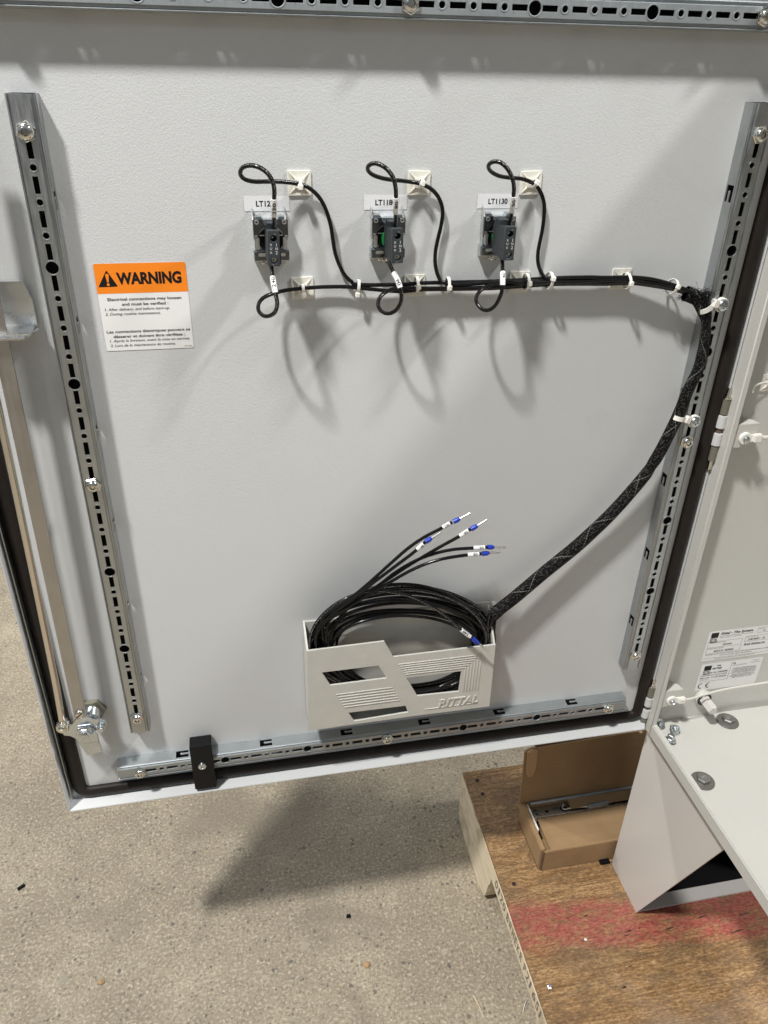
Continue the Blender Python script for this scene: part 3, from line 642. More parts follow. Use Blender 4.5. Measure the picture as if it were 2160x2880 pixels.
lab2 = tag(empty('rating_label', (.79, CY1, -.70)), 'white rating label with CE mark and dense small print, lower one on the cabinet wall', 'label')
b = MB(); b.me(plate([rrect(.7470, .8430, -.7190, -.6690, .002)], .00012), Mw); b.build('label_face', M['sticker_white'], lab2)
L2 = lab2
b = MB(); b.box(.7525, .7635, -.6815, -.6730, .00002, .00006, M=Mw2); b.box(.7525, .7635, -.6890, -.6875, .00002, .00006, M=Mw2); b.build('logo_block', M['ink'], L2, False)
lettering('RITTAL', Mw2, .7525, .7635, -.6868, -.6822, M['ink'], L2, bold=.03)
lettering('WM', Mw2, .7715, .7775, -.6762, -.6732, M['ink'], L2, bold=.03); lettering('8017068', Mw2, .7660, .7800, -.6812, -.6778, M['ink'], L2, bold=.04)
lettering('Ser. No.: U500F602MB', Mw2, .7640, .7910, -.6880, -.6850, M['ink'], L2, bold=.02)
lettering('Rittal North America LLC Urbana, OH 43078', Mw2, .7505, .7910, -.6925, -.6898, M['ink'], L2, bold=.01)
lettering('Made in USA    L.O. 2991180600508', Mw2, .7505, .7910, -.6968, -.6940, M['ink'], L2, bold=.01)
lettering('Factory ID: U', Mw2, .7505, .7635, -.7000, -.6978, M['ink'], L2)
b = MB(); b.box(.7940, .7944, -.7025, -.6710, .00002, .00006, M=Mw2); b.box(.7490, .7940, -.7025, -.7022, .00002, .00006, M=Mw2); b.build('printed_rule', M['ink'], L2, False)
lettering('UL', Mw2, .7965, .8010, -.6755, -.6722, M['ink'], L2, bold=.04)
lettering('E76083 ENCLOSURE EQUIPMENT', Mw2, .7965, .8190, -.6792, -.6770, M['grey_ink'], L2)
lettering('TYPE 1, 12 & 13\nIP 55\nMADE IN THE USA', Mw2, .8250, .8400, -.6770, -.6715, M['ink'], L2)
lettering('TO MAINTAIN THE ENVIRONMENTAL RATING\nOF THIS ENCLOSURE INSTALL IN OPENINGS\nONLY LISTED OR RECOGNIZED CONDUIT HUBS\nOR FITTINGS WITH THE SAME RATING AND\nFOLLOW THE MANUFACTURER INSTRUCTIONS', Mw2, .7975, .8370, -.6935, -.6830, M['ink'], L2, bold=.01)
lettering('CAUTION: UNLESS THE OPENINGS IN THE\nENCLOSURE ARE CLOSED WITH PLATES OF THE\nSAME TYPE THE RATING IS NOT KEPT', Mw2, .7975, .8370, -.7020, -.6950, M['ink'], L2, bold=.01)
def arc(cx, cy, r_, w, a0, a1, n=16):
    o_ = [(cx + r_ * math.cos(math.radians(a0 + (a1 - a0) * i / n)), cy + r_ * math.sin(math.radians(a0 + (a1 - a0) * i / n))) for i in range(n + 1)]
    i_ = [(cx + (r_ - w) * math.cos(math.radians(a0 + (a1 - a0) * i / n)), cy + (r_ - w) * math.sin(math.radians(a0 + (a1 - a0) * i / n))) for i in range(n + 1)]
    return o_ + i_[::-1]
b = MB(); b.me(plate([arc(.7555, -.7100, .0050, .0014, 80, 280)], .00005), Mw2); b.me(plate([arc(.7670, -.7100, .0050, .0014, 80, 280)], .00005), Mw2); b.me(plate([rect(.7630, .7668, -.7106, -.7094)], .00005), Mw2); b.build('ce_mark', M['ink'], L2, False)

# ================================================================== PLINTH
PZ = -1.052
pn = tag(empty('cabinet_plinth', (.668, -.03, PZ)), 'light grey folded sheet steel plinth under the cabinet, resting on the plywood', 'plinth')
b = MB(); b.poly([(.0126, PZ), (-.0708, PZ), (-.1835, CZ0 - .003), (.0126, CZ0 - .003)], .0020, frame((.6690, 0, 0), (0, 1, 0), (0, 0, 1)))
b.build('side_panel', M['plinth_paint'], pn)
b = MB(); b.box(.6712, CX1, -.0706, -.0500, PZ, PZ + .0024); b.build('bottom_plate', M['plinth_paint'], pn)
b = MB(); b.box(CX1 - .002, CX1, -.0706, .0106, PZ + .0024, CZ0 - .003); b.build('far_panel', M['black_plastic_and_shade'], pn)  # coloured black to paint in the shade under the cabinet
b = MB(); b.box(.6712, CX1, .0108, .0126, PZ, CZ0 - .003); b.build('rear_panel', M['black_plastic_and_shade'], pn)  # black here is painted shade, not the sheet's own colour
b = MB(); b.box(.6712, .6722, -.0690, .0106, PZ + .003, CZ0 - .004); b.build('shade_liner', M['black_plastic_and_shade'], pn)  # added black sheet, paints the shade on the side panel's inner face
b = MB(); b.box(.6724, CX1 - .003, -.0498, .0106, PZ + .0004, PZ + .0020); b.build('shade_floor', M['black_plastic_and_shade'], pn)  # added black sheet behind the bottom plate, stands in for deep shade

# ================================================================== PALLET
pa = tag(empty('plywood_pallet', (.7, 0, FLZ)), 'worn plywood topped pallet with red stained band, standing on the concrete', 'pallet')
yaw = math.atan2(.4855 - .4785, .2334 + .194)
Mp = Matrix.Translation((.4855, .2334, 0)) @ Matrix.Rotation(-yaw, 4, 'Z')
b = MB(); b.box(.0006, 1.15, -1.10, 0, PZ - .0062, PZ, bev=.0008, M=Mp); b.build('plywood_deck', M['plywood'], pa)
b = MB(); out = [(0, PZ - .0065), (-.002, PZ - .090), (-.012, PZ - .112), (-.05, FLZ + .001), (-.135, FLZ + .001), (-.165, FLZ + .012), (-.172, FLZ + .020), (-.178, FLZ + .055), (-.184, FLZ + .070), (-.186, PZ - .0385), (-.395, PZ - .0360), (-.405, PZ - .050), (-.414, FLZ + .035), (-.45, FLZ + .002), (-.75, FLZ + .001), (-.75, PZ - .0065)]
out = [(y, z) for y, z in out]
rs = random.Random(3); dense = []
for (a, c_) in zip(out, out[1:] + out[:1]):
    n = max(1, int(math.hypot(a[0] - c_[0], a[1] - c_[1]) / .012))
    for i in range(n):
        t_ = i / n; y, z = a[0] + (c_[0] - a[0]) * t_, a[1] + (c_[1] - a[1]) * t_
        if z < PZ - .020 and z > FLZ + .002: z += rs.uniform(-.0008, .0008)
        dense.append((y, z))
b.poly(dense, .038, Mp @ frame((0, 0, 0), (0, 1, 0), (0, 0, 1)))
sg = b.build('stringer', M['pine'], pa)
b = MB(); b.box(.95, .988, -1.09, -.005, FLZ + .001, PZ - .0065, M=Mp); b.box(.5, .538, -1.09, -.005, FLZ + .001, PZ - .0065, M=Mp); b.build('stringer', M['pine'], pa)
# stencilled code along the edge: faces -X, reads down the edge towards us
Me = Mp @ frame((-.0004, 0, 0), (0, -1, 0), (0, 0, 1))
x = .205
for ch, w_ in (('0', .014), ('1', .010), ('2', .014), ('0', .014), (' ', .004), ('B', .012), ('W', .014), ('H', .012), ('E', .011), ('K', .012), ('R', .011), (' ', .006), ('P', .010), ('2', .014), ('1', .009), (' ', .004), ('6', .014), ('5', .013), ('1', .008)):
    if ch != ' ': lettering(ch, Me, x, x + w_ * .70, PZ - .0270, PZ - .0090, M['grey_ink'], pa, name='stencil_letter', bold=.0, shear=.1, thick=.0003)
    x += w_
def bit(name, me_fn, mat, lab, cat):
    o = me_fn.build(name, mat); tag(o, lab, cat); return o
plain('split_dark', (.035, .014, .012), .7, .3, 600, .3)
rs = random.Random(21)
for (px, py, L_, W_) in ((1648, 2576, .0090, .0022), (1976, 2580, .0190, .0026), (1770, 2619, .0090, .0030), (1764, 2631, .0100, .0016), (1884, 2612, .0150, .0018), (2074, 2621, .0230, .0022), (1773, 2718, .0070, .0014), (1756, 2777, .0080, .0034), (2095, 2572, .0200, .0020), (1605, 2579, .0140, .0008), (1798, 2610, .0035, .0022)):
    p = at(px, py, Z=PZ + .0002); n = 9; up = []; dn = []
    for k in range(n + 1):
        t_ = k / n; w_ = W_ * math.sin(math.pi * min(1, max(.02, t_))) ** .7 * rs.uniform(.5, 1.1) / 2; x_ = (t_ - .5) * L_; y_ = rs.uniform(-.0003, .0003) + t_ * .10 * L_
        up.append((x_, y_ + w_)); dn.append((x_, y_ - w_))
    b = MB(); b.me(plate([up + dn[::-1]], .0002), Matrix.Translation(p)); b.build('grain_split', M['split_dark'], pa, False)
# knot plugs and screw heads sunk in the deck
for px, py in ((1342, 2195), (1357, 2233), (1445, 2486)):
    p = at(px, py, Z=PZ); b = MB(); b.lathe([(.0034, -.001), (.0034, .0004), (.0026, .0006)], Matrix.Translation(p), seg=14); b.build('deck_screw', M['split_dark'], pa)

# ================================================================== CARDBOARD BOX AND CONTENTS
bx = tag(empty('cardboard_box', (.65, .07, PZ)), 'open flat brown cardboard box on the plywood beside the plinth, lid standing up', 'cardboard box')
X0, X1, Y0, Y1, Z0, Z1 = .5485, .792, .0255, .1180, PZ + .0004, PZ + .0470
b = MB(); b.box(X0, X1, Y0, Y1, Z0, Z0 + .003); b.build('box_bottom', M['cardboard'], bx)
b = MB(); b.box(X0, X0 + .0075, Y0 - .0005, Y1, Z0, Z1, bev=.0012); b.box(X1 - .0075, X1, Y0, Y1, Z0, Z1, bev=.001)
b.box(X0 + .0076, X1 - .0076, Y1 - .0035, Y1, Z0, Z1, bev=.0008); b.build('box_side', M['cardboard'], bx)
b = MB(); b.box(X0 + .0050, X1, Y0 - .0045, Y0 - .0008, Z0, Z1 - .001, bev=.0010); b.build('box_front', M['cardboard'], bx)
b = MB(); b.box(X0 + .0030, X0 + .0048, Y0 - .0042, Y0 - .0006, Z0 + .001, Z1 - .002); b.build('corner_flute', M['cardboard_edge'], bx)
Ml = Matrix.Translation((0, Y1 + .0005, Z1)) @ Matrix.Rotation(math.radians(-4), 4, 'X')
b = MB(); 
lid = plate([[(X0 - .003, 0), (X1 + .02, 0), (X1 + .02, .1225), (X0 + .016, .1165), (X0 + .008, .1175), (X0 - .004, .112)]], .0035, .0006)
b.me(lid, Ml @ frame((0, 0, 0), (1, 0, 0), (0, 0, 1))); ld = b.build('box_lid', M['cardboard'], bx)
b = MB(); tb = [(X0 - .0005, .1125)] + [(X0 + .0085 - .0085 * math.cos(math.pi * i / 10) , .080 - .022 * math.sin(math.pi * i / 10)) for i in range(11)] + [(X0 + .0165, .1135), (X0 + .008, .1165)]
b.me(plate([tb], .0030, .0004), Ml @ frame((0, -.0037, 0), (1, 0, 0), (0, 0, 1))); b.build('tuck_tab', M['cardboard_tan'], ld)
b = MB(); b.box(X0 + .014, X1 + .02, -.0008, .0042, .1165, .1195, M=Ml); b.build('torn_edge', M['cardboard_edge'], ld)
# contents
ins = MB(); ins.box(X0 + .020, X1 - .010, Y0 + .0008, .0905, Z1 - .0150, Z1 - .0125, bev=.0006); o = ins.build('cardboard_insert', M['cardboard']); tag(o, 'flat brown cardboard insert lying in the open box in front of the metal plate', 'cardboard sheet')
ins = MB(); ins.me(plate([[(.6280, 0), (.790, 0), (.790, .026), (.6310, .026), (.6265, .020)]], .0030, .0006), Matrix.Translation((0, .0940, Z1 - .0070)) @ Matrix.Rotation(math.radians(12), 4, 'X')); o = ins.build('cardboard_flap', M['cardboard']); tag(o, 'small reddish brown cardboard piece leaning over the metal plate in the box', 'cardboard sheet')
mp = tag(empty('metal_bracket_plate', (.60, .10, Z0 + .02)), 'zinc plated bracket plate with round holes inside the cardboard box', 'bracket')
b = MB(); b.me(plate([rect(X0 + .0100, X1 - .02, .0935, .1125), circ(.5715, .1085, .0022), circ(.5725, .1005, .0022), circ(.5905, .1030, .0032), circ(.6205, .1030, .0062)], .0020, .0003), Matrix.Translation((0, 0, Z1 - .0165))); b.box(X0 + .012, X1 - .02, .0905, .0930, Z1 - .0190, Z1 - .0100, bev=.0006); b.build('plate', M['tin'], mp)
b = MB(); b.box(X0 + .0086, X0 + .0112, .062, .1125, Z1 - .020, Z1 - .0015, bev=.0006); b.build('end_flange', M['nylon'], mp)
b = MB(); b.cyl((X0 + .014, .1120, Z1 - .001), (X1 - .01, .1120, Z1 - .001), .0030, 12); b.build('rod', M['galvanised'], mp)
hp = tag(empty('hinge_pin_tool', (.68, .095, Z1)), 'small steel pin with thin bent wire bail lying on the cardboard insert', 'pin')
zz = Z1 - .0058
b = MB(); b.cyl((.6570, .0925, zz), (.6930, .0945, zz), .0042, 18, bev=.0007); b.cyl((.6930, .0945, zz), (.7000, .0948, zz), .0016, 12); b.build('pin_body', M['galvanised'], hp)
me = tube(catmull([Vector((.6575, .0925, zz)), Vector((.645, .0945, zz)), Vector((.626, .0955, zz)), Vector((.6175, .0945, zz)), Vector((.6145, .0985, zz)), Vector((.6185, .104, zz + .001))], 6), .0012, 8); link('pin_bail', me, M['tin'], hp, True)
# black rubber foot by the box corner and plinth
b = MB(); b.box(.6500, .6670, .0130, .0300, PZ, PZ + .004, bev=.0010); o = b.build('rubber_pad', M['black_plastic_and_shade']); tag(o, 'small black pad on the plywood between the cardboard box and the plinth', 'rubber pad')

# ================================================================== FLOOR AND DECK LITTER
p = at(60, 2498, Z=FLZ); b = MB(); b.cyl(p + Vector((-.005, -.003, .0026)), p + Vector((.005, .004, .0026)), .0026, 12, bev=.0004)
for k in range(4): q = p + Vector((-.004 + k * .0026, -.0024 + k * .0018, .0026)); b.cyl(q - Vector((.0003, .0002, 0)), q + Vector((.0003, .0002, 0)), .0031, 12)
tag(b.build('set_screw', M['black_plastic_and_shade']), 'tiny dark set screw lying on the concrete at the far left', 'screw')
me = tube(catmull([at(1332, 2800, Z=FLZ + .001), at(1345, 2825, Z=FLZ + .002), at(1362, 2868, Z=FLZ + .001)], 5), lambda t: .0016 * (1.1 - t), 6); tag(link('wood_splinter', me, M['pine'], None, True), 'thin dark wood splinter on the concrete near the pallet corner', 'splinter')
me = tube(catmull([at(1484, 2808, Z=FLZ + .001), at(1476, 2825, Z=FLZ + .003), at(1471, 2848, Z=FLZ + .001)], 5), lambda t: .0013, 6, flat=(1.3, .5)); tag(link('plastic_offcut', me, M['nylon'], None, True), 'curled white plastic offcut on the concrete beside the pallet edge', 'offcut')
def pebble(px, py, Z, r_, mat, name, lab, cat):
    p = at(px, py, Z=Z); t = bmesh.new(); bmesh.ops.create_icosphere(t, subdivisions=2, radius=r_)
    rr = random.Random(int(px))
    for v in t.verts: v.co *= rr.uniform(.7, 1.15); v.co.z *= .55
    b = MB(); b.merge(t, Matrix.Translation(p + Vector((0, 0, r_ * .35)))); tag(b.build(name, M[mat], None, False), lab, cat)
pebble(1031, 2714, FLZ, .0055, 'cardboard_tan', 'concrete_chip', 'small tan chip on the open concrete, halfway down the bare floor', 'chip')
pebble(284, 2764, FLZ, .0050, 'cardboard_tan', 'concrete_chip', 'small pale tan chip on the concrete towards the bottom left', 'chip')
pebble(1545, 2776, PZ, .0040, 'tin', 'foil_crumb', 'crumpled silver crumb on the plywood near its left edge', 'crumb')
pebble(1647, 2643, PZ, .0022, 'nylon', 'plastic_crumb', 'tiny white crumb on the red stain of the plywood', 'crumb')
pebble(980, 2578, FLZ, .0045, 'black_plastic_and_shade', 'rubber_crumb', 'tiny black crumb on the concrete left of the pallet', 'crumb')

# ================================================================== WARNING STICKER
ws = tag(empty('warning_sticker', (.067, PY, -.139)), 'white sticker with orange WARNING heading and black text on the door', 'sticker')
Md = frame((0, PY - .0002, 0), (1, 0, 0), (0, 0, 1))
b = MB(); b.me(plate([rrect(.0294, .1047, -.1766, -.1010, .0016)], .00015), Md); b.build('sticker_face', M['sticker_white'], ws)
Md2 = frame((0, PY - .00036, 0), (1, 0, 0), (0, 0, 1))
b = MB(); oo = rrect(.0294, .1047, -.1262, -.1010, .0016); oo = [(x_, max(y_, -.1262)) for x_, y_ in oo]; oo = [(.0294, -.1262), (.1047, -.1262)] + [q for q in oo if q[1] > -.115]
b.me(plate([oo], .00006), Md2); b.build('orange_band', M['sticker_orange'], ws)
Md3 = frame((0, PY - .00046, 0), (1, 0, 0), (0, 0, 1))
def wpx(cx, cy): q = at(cx * .3617, 640 + cy * .3617, Y=PY); return (q.x, q.z)
tri = [wpx(766, 463), wpx(919, 458), wpx(826, 330)]
def rtri(T, r_=.0012, n=4):
    out = []
    for i in range(3):
        a, c_, d_ = (Vector(T[(i - 1) % 3]), Vector(T[i]), Vector(T[(i + 1) % 3])); u = (a - c_).normalized() * r_; w = (d_ - c_).normalized() * r_
        for k in range(n + 1):
            t_ = k / n; out.append(tuple(c_ + u * (1 - t_) ** 2 + w * t_ ** 2))
    return out
b = MB(); b.me(plate([rtri(tri)], .00005), Md3); b.build('hazard_triangle', M['ink'], ws, False)
Md4 = frame((0, PY - .00054, 0), (1, 0, 0), (0, 0, 1))
cx_, _ = wpx(836, 400); _, t0 = wpx(832, 358); _, t1_ = wpx(840, 425); _, dz = wpx(841, 443)
b = MB(); b.me(plate([[(cx_ - .0007, t1_)] + [(cx_ + .0014 * math.cos(math.radians(a)) * 1.0, t0 - .0014 + .0014 * math.sin(math.radians(a))) for a in range(180, -1, -20)] + [(cx_ + .0007, t1_)]], .00004), Md4); b.me(plate([circ(cx_, dz, .0012)], .00004), Md4); b.build('exclamation_mark', M['sticker_orange'], ws, False)
def txt(s, x0p, yb, x1p, h, shear=0, bold=0.0):
    """one line: left end x0p and baseline yb in zoom pixels, right end x1p; h = cap height in mm"""
    x0, z0 = wpx(x0p, yb); x1, _ = wpx(x1p, yb - (x1p - x0p) * .032)
    c = bpy.data.curves.new('txt', 'FONT'); c.body = s; c.size = 1; c.offset = bold; c.shear = shear; c.resolution_u = 3
    o = bpy.data.objects.new('txt', c); COL.objects.link(o); dg = bpy.context.evaluated_depsgraph_get()
    me = bpy.data.meshes.new_from_object(o.evaluated_get(dg)); bpy.data.objects.remove(o); bpy.data.curves.remove(c)
    xs = [v.co.x for v in me.vertices]; ax, bx = min(xs), max(xs); sx = (x1 - x0) / (bx - ax); sy = h / 1000 / .73
    for v in me.vertices: v.co = Vector(((v.co.x - ax) * sx + x0, v.co.y * sy + z0, .00006))
    me.transform(Md3); link('lettering', me, M['ink'], ws)
txt('WARNING', 912, 438, 1414, 9.6, bold=.045)
txt('Electrical connections may loosen', 838, 570, 1411, 2.55, bold=.012)
txt('and must be verified :', 950, 606, 1310, 2.55, bold=.012)
txt('1. After delivery, and before start-up.', 817, 648, 1322, 2.4, .22)
txt('2. During routine maintenance.', 822, 684, 1250, 2.4, .22)
txt('Les connections électriques peuvent se', 832, 822, 1480, 2.55, bold=.012)
txt('désserer et doivent être vérifiées :', 885, 858, 1440, 2.55, bold=.012)
txt('1. Après la livraison, avant la mise en service.', 857, 892, 1478, 2.4, .22)
txt('2. Lors de la maintenance de routine.', 862, 928, 1368, 2.4, .22)
txt('GM4 8827', 1436, 922, 1496, .9)

# ================================================================== NAME TAPES, TIE MOUNTS
for (x0, tx, lab) in ((.1575, 'LT1230', 'white name tape reading LT1230 on the door, partly behind the looping wire'), (.2594, 'LT1180', 'white name tape reading LT1180 on the door above the middle contact block'), (.3613, 'LT1130', 'white name tape reading LT1130 on the door above the contact block nearest the hinge')):
    t_ = tag(empty('name_tape', (x0 + .019, PY, -.055)), lab, 'label', 'name tapes over the contact blocks')
    b = MB(); b.me(plate([rect(x0, x0 + .0380, -.0609, -.0490)], .00014), Md); b.build('tape', M['tape_white'], t_)
    lettering(tx, Md2, x0 + .0100, x0 + .0278, -.0574, -.0527, M['ink'], t_, bold=.03)
def mount_proto():
    t_ = empty('cable_tie_mount', (0, 0, 0)); s = .0098
    b = MB(); b.me(plate([rrect(-s, s, -s, s, .0008)], .0014, .0002), FD(0, 0, 0)); b.build('mount_base', M['mount_plastic'], t_)
    b = MB()
    for a in (45, 135, 225, 315):
        Mx = FD(0, 0, 0) @ Matrix.Rotation(math.radians(a), 4, 'Z'); b.poly([(.0018, .0010), (.0128, .0010), (.0128, .0014), (.0038, .0030), (.0018, .0030)], .0007, Mx @ frame((0, .00035, 0), (1, 0, 0), (0, 0, 1)), bev=.0001)
    b.me(plate([rect(-.0040, .0040, -.0036, .0036), rect(-.0024, .0024, -.0010, .0010)], .0012, .0002), FD(0, 0, -.0018)); b.box(-.0040, -.0030, -.0036, .0036, .0012, .0020, M=FD(0, 0, 0)); b.box(.0030, .0040, -.0036, .0036, .0012, .0020, M=FD(0, 0, 0))
    b.build('cradle', M['mount_plastic'], t_); return t_
mp0 = mount_proto()
mounts = [((.2043, -.0390), 'white square tie mount holding the loop of the wire marked 1230'), ((.3071, -.0396), 'white square tie mount holding the loop of the wire marked 1180'),
          ((.4088, -.0400), 'white square tie mount holding the loop of the wire marked 1130'), ((.2042, -.1262), 'white square tie mount on the lower cable run, farthest from the sleeve'),
          ((.3068, -.1267), 'white square tie mount on the lower cable run, under the middle contact block'), ((.4077, -.1263), 'white square tie mount on the lower cable run, beside the wire marked 1140'),
          ((.5112, -.1266), 'white square tie mount on the cable run nearest the braided sleeve')]
for i, ((x_, z_), lab) in enumerate(mounts):
    o = mp0 if i == 0 else copy_tree(mp0); o.location = (x_, PY - .0001, z_); o.rotation_euler = (0, random.uniform(-.03, .03), 0); tag(o, lab, 'tie mount', 'square tie mounts on the door')
o = copy_tree(mp0); o.location = kk(.7250, .0378, -.2520); tag(o, 'white square tie mount inside the cabinet, at the right edge of the view', 'tie mount', 'square tie mounts in the cabinet')
me = tube(catmull([kk(.7180, .032, -.2500), kk(.708, .030, -.2500), kk(.7005, .028, -.2525), kk(.6990, .026, -.2585)], 5), .0014, 8, flat=(1, .4)); tag(link('cut_tie_tail', me, M['nylon'], None, True), 'thin white tie tail hanging from the mount inside the cabinet', 'cable tie')

# ================================================================== CONTACT BLOCKS
def block(cx, bc, green, lab, tilt):
    """cx: centre of the metal collar; bc: centre of the plastic block"""
    t_ = tag(empty('contact_block', (cx, PY, -.083)), lab, 'contact block', 'contact blocks under the name tapes')
    z0 = -.0828; F = lambda y=0.0: FD(cx, z0, PY - y) @ Matrix.Diagonal((1.06, 1.0, 1, 1))
    b = MB()                                     # collar body: stepped zinc casting
    b.me(plate([[(-.0142, -.0178), (.0142, -.0178), (.0142, -.0085), (.0130, -.0080), (.0130, -.0010), (.0136, 0), (.0136, .0175), (.0125, .0190), (.0070, .0190), (.0055, .0165), (-.0055, .0165), (-.0070, .0190), (-.0125, .0190), (-.0136, .0175), (-.0136, 0), (-.0130, -.0010), (-.0130, -.0080), (-.0142, -.0085)], circ(0, 0, .0098, 28)], .0075, .0004), F(0) @ Matrix.Translation((0, 0, .0005)))
    b.build('collar', M['zinc'], t_)
    b = MB()
    b.me(plate([[(-.0138, .0025), (-.0100, .0025), (-.0088, .0075), (-.0052, .0110), (.0052, .0110), (.0088, .0075), (.0100, .0025), (.0138, .0025), (.0138, .0165), (.0062, .0175), (.0058, .0138), (-.0058, .0138), (-.0062, .0175), (-.0138, .0165)]], .0034, .0003), F(.0080))
    b.me(plate([[(-.0140, -.0165), (.0140, -.0165), (.0140, -.0090), (.0075, -.0075), (-.0075, -.0075), (-.0140, -.0090)]], .0042, .0006), F(.0080)); b.build('collar_cover', M['dark_zinc'], t_)
    b = MB()
    for s in (-1, 1):
        b.box(s * .0108 - .0014, s * .0108 + .0014, -.0078, .0030, .0080, .0122, bev=.0008, M=F(0)); b.box(s * .0075 - .0034, s * .0075 + .0034, -.0128, -.0102, .0118, .0130, bev=.0005, M=F(0))
        b.box(s * .0120 - .0012, s * .0120 + .0012, .0030, .0044, .0100, .0124, bev=.0003, M=F(0)); b.box(s * .0072 - .0020, s * .0072 + .0020, .0040, .0048, .0110, .0120, bev=.0002, M=F(0))
    b.build('spring_clip', M['tin'], t_)
    b = MB()
    for s in (-1, 1):                            # bright ears towards the tape
        b.poly([(0, 0), (.0105, 0), (.0040, .0070), (0, .0085)], .0010, F(0) @ frame((s * .0128 - .0005, .0170, .0010), (0, 0, 1), (0, 1, 0)))
        b.me(plate([circ(s * .0108, .0150, .0019, 14), circ(s * .0108, .0150, .0009, 14)], .0010, .0002), F(.0114))
    b.box(-.0045, .0045, .0125, .0140, .0085, .0130, bev=.0004, M=F(0)); b.build('ear', M['tin'], t_)
    b = MB(); b.me(plate([circ(0, 0, .0102, 28), circ(0, 0, .0066, 28)], .0040, .0006), F(.0052)); b.cyl(F(0) @ Vector((0, 0, .001)), F(0) @ Vector((0, 0, .0078)), .0066, 24); b.build('socket_ring', M['black_plastic_and_shade'], t_)
    if green:
        b = MB(); b.poly([(-.0056, -.0030), (-.0046, -.0060), (-.0034, -.0062), (-.0034, .0052), (-.0046, .0048), (-.0058, .0010)], .0045, F(.0080), bev=.0006); b.build('green_insert', M['green_plastic'], t_)
    w = .00475; B0 = FD(bc, z0, PY) @ Matrix.Rotation(tilt, 4, 'Z')
    # plastic block from the collar out to the face
    lp = plate([[(-w, -.0138), (w, -.0138), (w, .0135), (w - .0006, .0142), (-w + .0006, .0142), (-w, .0135)], circ(0, .0080, .0026, 18), circ(.0004, -.0094, .0026, 18)], .0060, .0004)
    b = MB(); b.me(lp, B0 @ Matrix.Translation((0, 0, .0380)))
    b.box(-w, w, -.0138, .0125, .0085, .0381, bev=.0005, M=B0); b.box(-w - .0002, w + .0002, .0110, .0152, .0230, .0430, bev=.0007, M=B0) if False else None
    b.box(-w + .0004, w - .0004, .0122, .0165, .0130, .0270, bev=.0005, M=B0)
    b.box(w - .0004, w + .0016, -.0140, -.0030, .0160, .0380, bev=.0005, M=B0)
    b.build('block_body', M['grey_plastic'], t_)
    b = MB()
    b.me(plate([circ(.0004, -.0094, .0020, 16), circ(.0004, -.0094, .0013, 16)], .0006, .0001), B0 @ Matrix.Translation((0, 0, .0402)))
    b.box(-.0006, .0021, -.00035, .00035, 0, .0008, M=B0 @ Matrix.Translation((.0004, -.0094, .0402)) @ Matrix.Rotation(.5, 4, 'Z'))
    b.box(-.0012, .0004, -.0003, .0003, 0, .0005, M=B0 @ Matrix.Translation((-.0004, .0085, .0400)) @ Matrix.Rotation(.6, 4, 'Z'))
    b.build('terminal_screw', M['tin'], t_)
    b = MB(); b.cyl(B0 @ Vector((0, .0080, .0383)), B0 @ Vector((0, .0080, .0400)), .0024, 14); b.cyl(B0 @ Vector((.0004, -.0094, .0383)), B0 @ Vector((.0004, -.0094, .0400)), .0024, 14); b.build('terminal_hole', M['hole_shade'], t_)
    T = B0 @ Matrix.Translation((0, 0, .04402))
    for s, x_, y_ in (('X', -.0023, .0032), ('U', -.0023, .0002), ('X', -.0023, -.0030), ('1', .0022, .0032), ('N', .0022, .0002), ('2', .0022, -.0030)):
        hh = .0013 if s in 'XW12' else .0010
        lettering(s, T, x_ - .0010, x_ + .0010, y_ - hh, y_ + hh, M['print_white'], t_, keep=True, bold=.004)
    for q in ((.0010, .0115), (-.0008, -.0126)):
        b = MB(); b.cyl(T @ Vector((*q, -.0001)), T @ Vector((*q, .0003)), .0006, 10); b.build('dimple', M['grey_ink'], t_)
    b = MB()                                      # crumb of torn foil under the collar
    rr = random.Random(int(cx * 1000))
    for k in range(7):
        q = F(.004 + rr.uniform(0, .006)) @ Vector((-.003 + rr.uniform(-.004, .004), -.0195 + rr.uniform(-.0025, .0018), 0)); b.lathe([(.0004, 0), (.0016, .0006), (.0005, .0012)], Matrix.Translation(q) @ Matrix.Rotation(rr.uniform(0, 3), 4, 'X'), seg=7)
    b.build('thread_end', M['nickel'], t_)
    return B0
block(.1780, .1776, False, 'grey contact block in a metal collar under the tape reading LT1230', -.03)
block(.2795, .2795 + .0010, True, 'grey contact block in a metal collar under the tape reading LT1180, green insert showing', .02)
block(.3800, .3790, True, 'grey contact block under the tape reading LT1130, its left side and green insert showing', 0)

# ================================================================== WIRES
def A3(x, y): return (600 + x * .3617, 400 + y * .3617)
def A4(x, y): return (1100 + x * .3617, 400 + y * .3617)
def H(x, y): return (800 + x * .40988, 1400 + y * .40988)
def pix(conv, lst): return [at(*conv(x, y), Y=Y) for x, y, Y in lst]
RUN = [(1034, 811), (1120, 809), (1190, 806), (1281, 805), (1380, 801), (1462, 796), (1560, 792), (1650, 790), (1700, 789), (1775, 788), (1834, 796), (1894, 808), (1939, 824), (1968, 850)]
def run(k0, dz, dy, dx_end=0):
    out = []
    for i, (x, y) in enumerate(RUN):
        if i < k0: continue
        Y = .0085 if i < 9 else .0085 - (i - 8) * .0022
        wob = .0010 * math.sin(i * 1.7 + dz * 900)
        s = 1.0 if i < 11 else .8
        out.append(at(x, y, Y=Y + dy * s + .0004 * math.sin(i * 2.3 + dz * 500)) + Vector((0 if i < 11 else -dz * .6, 0, dz * s + wob * .45)))
    return out
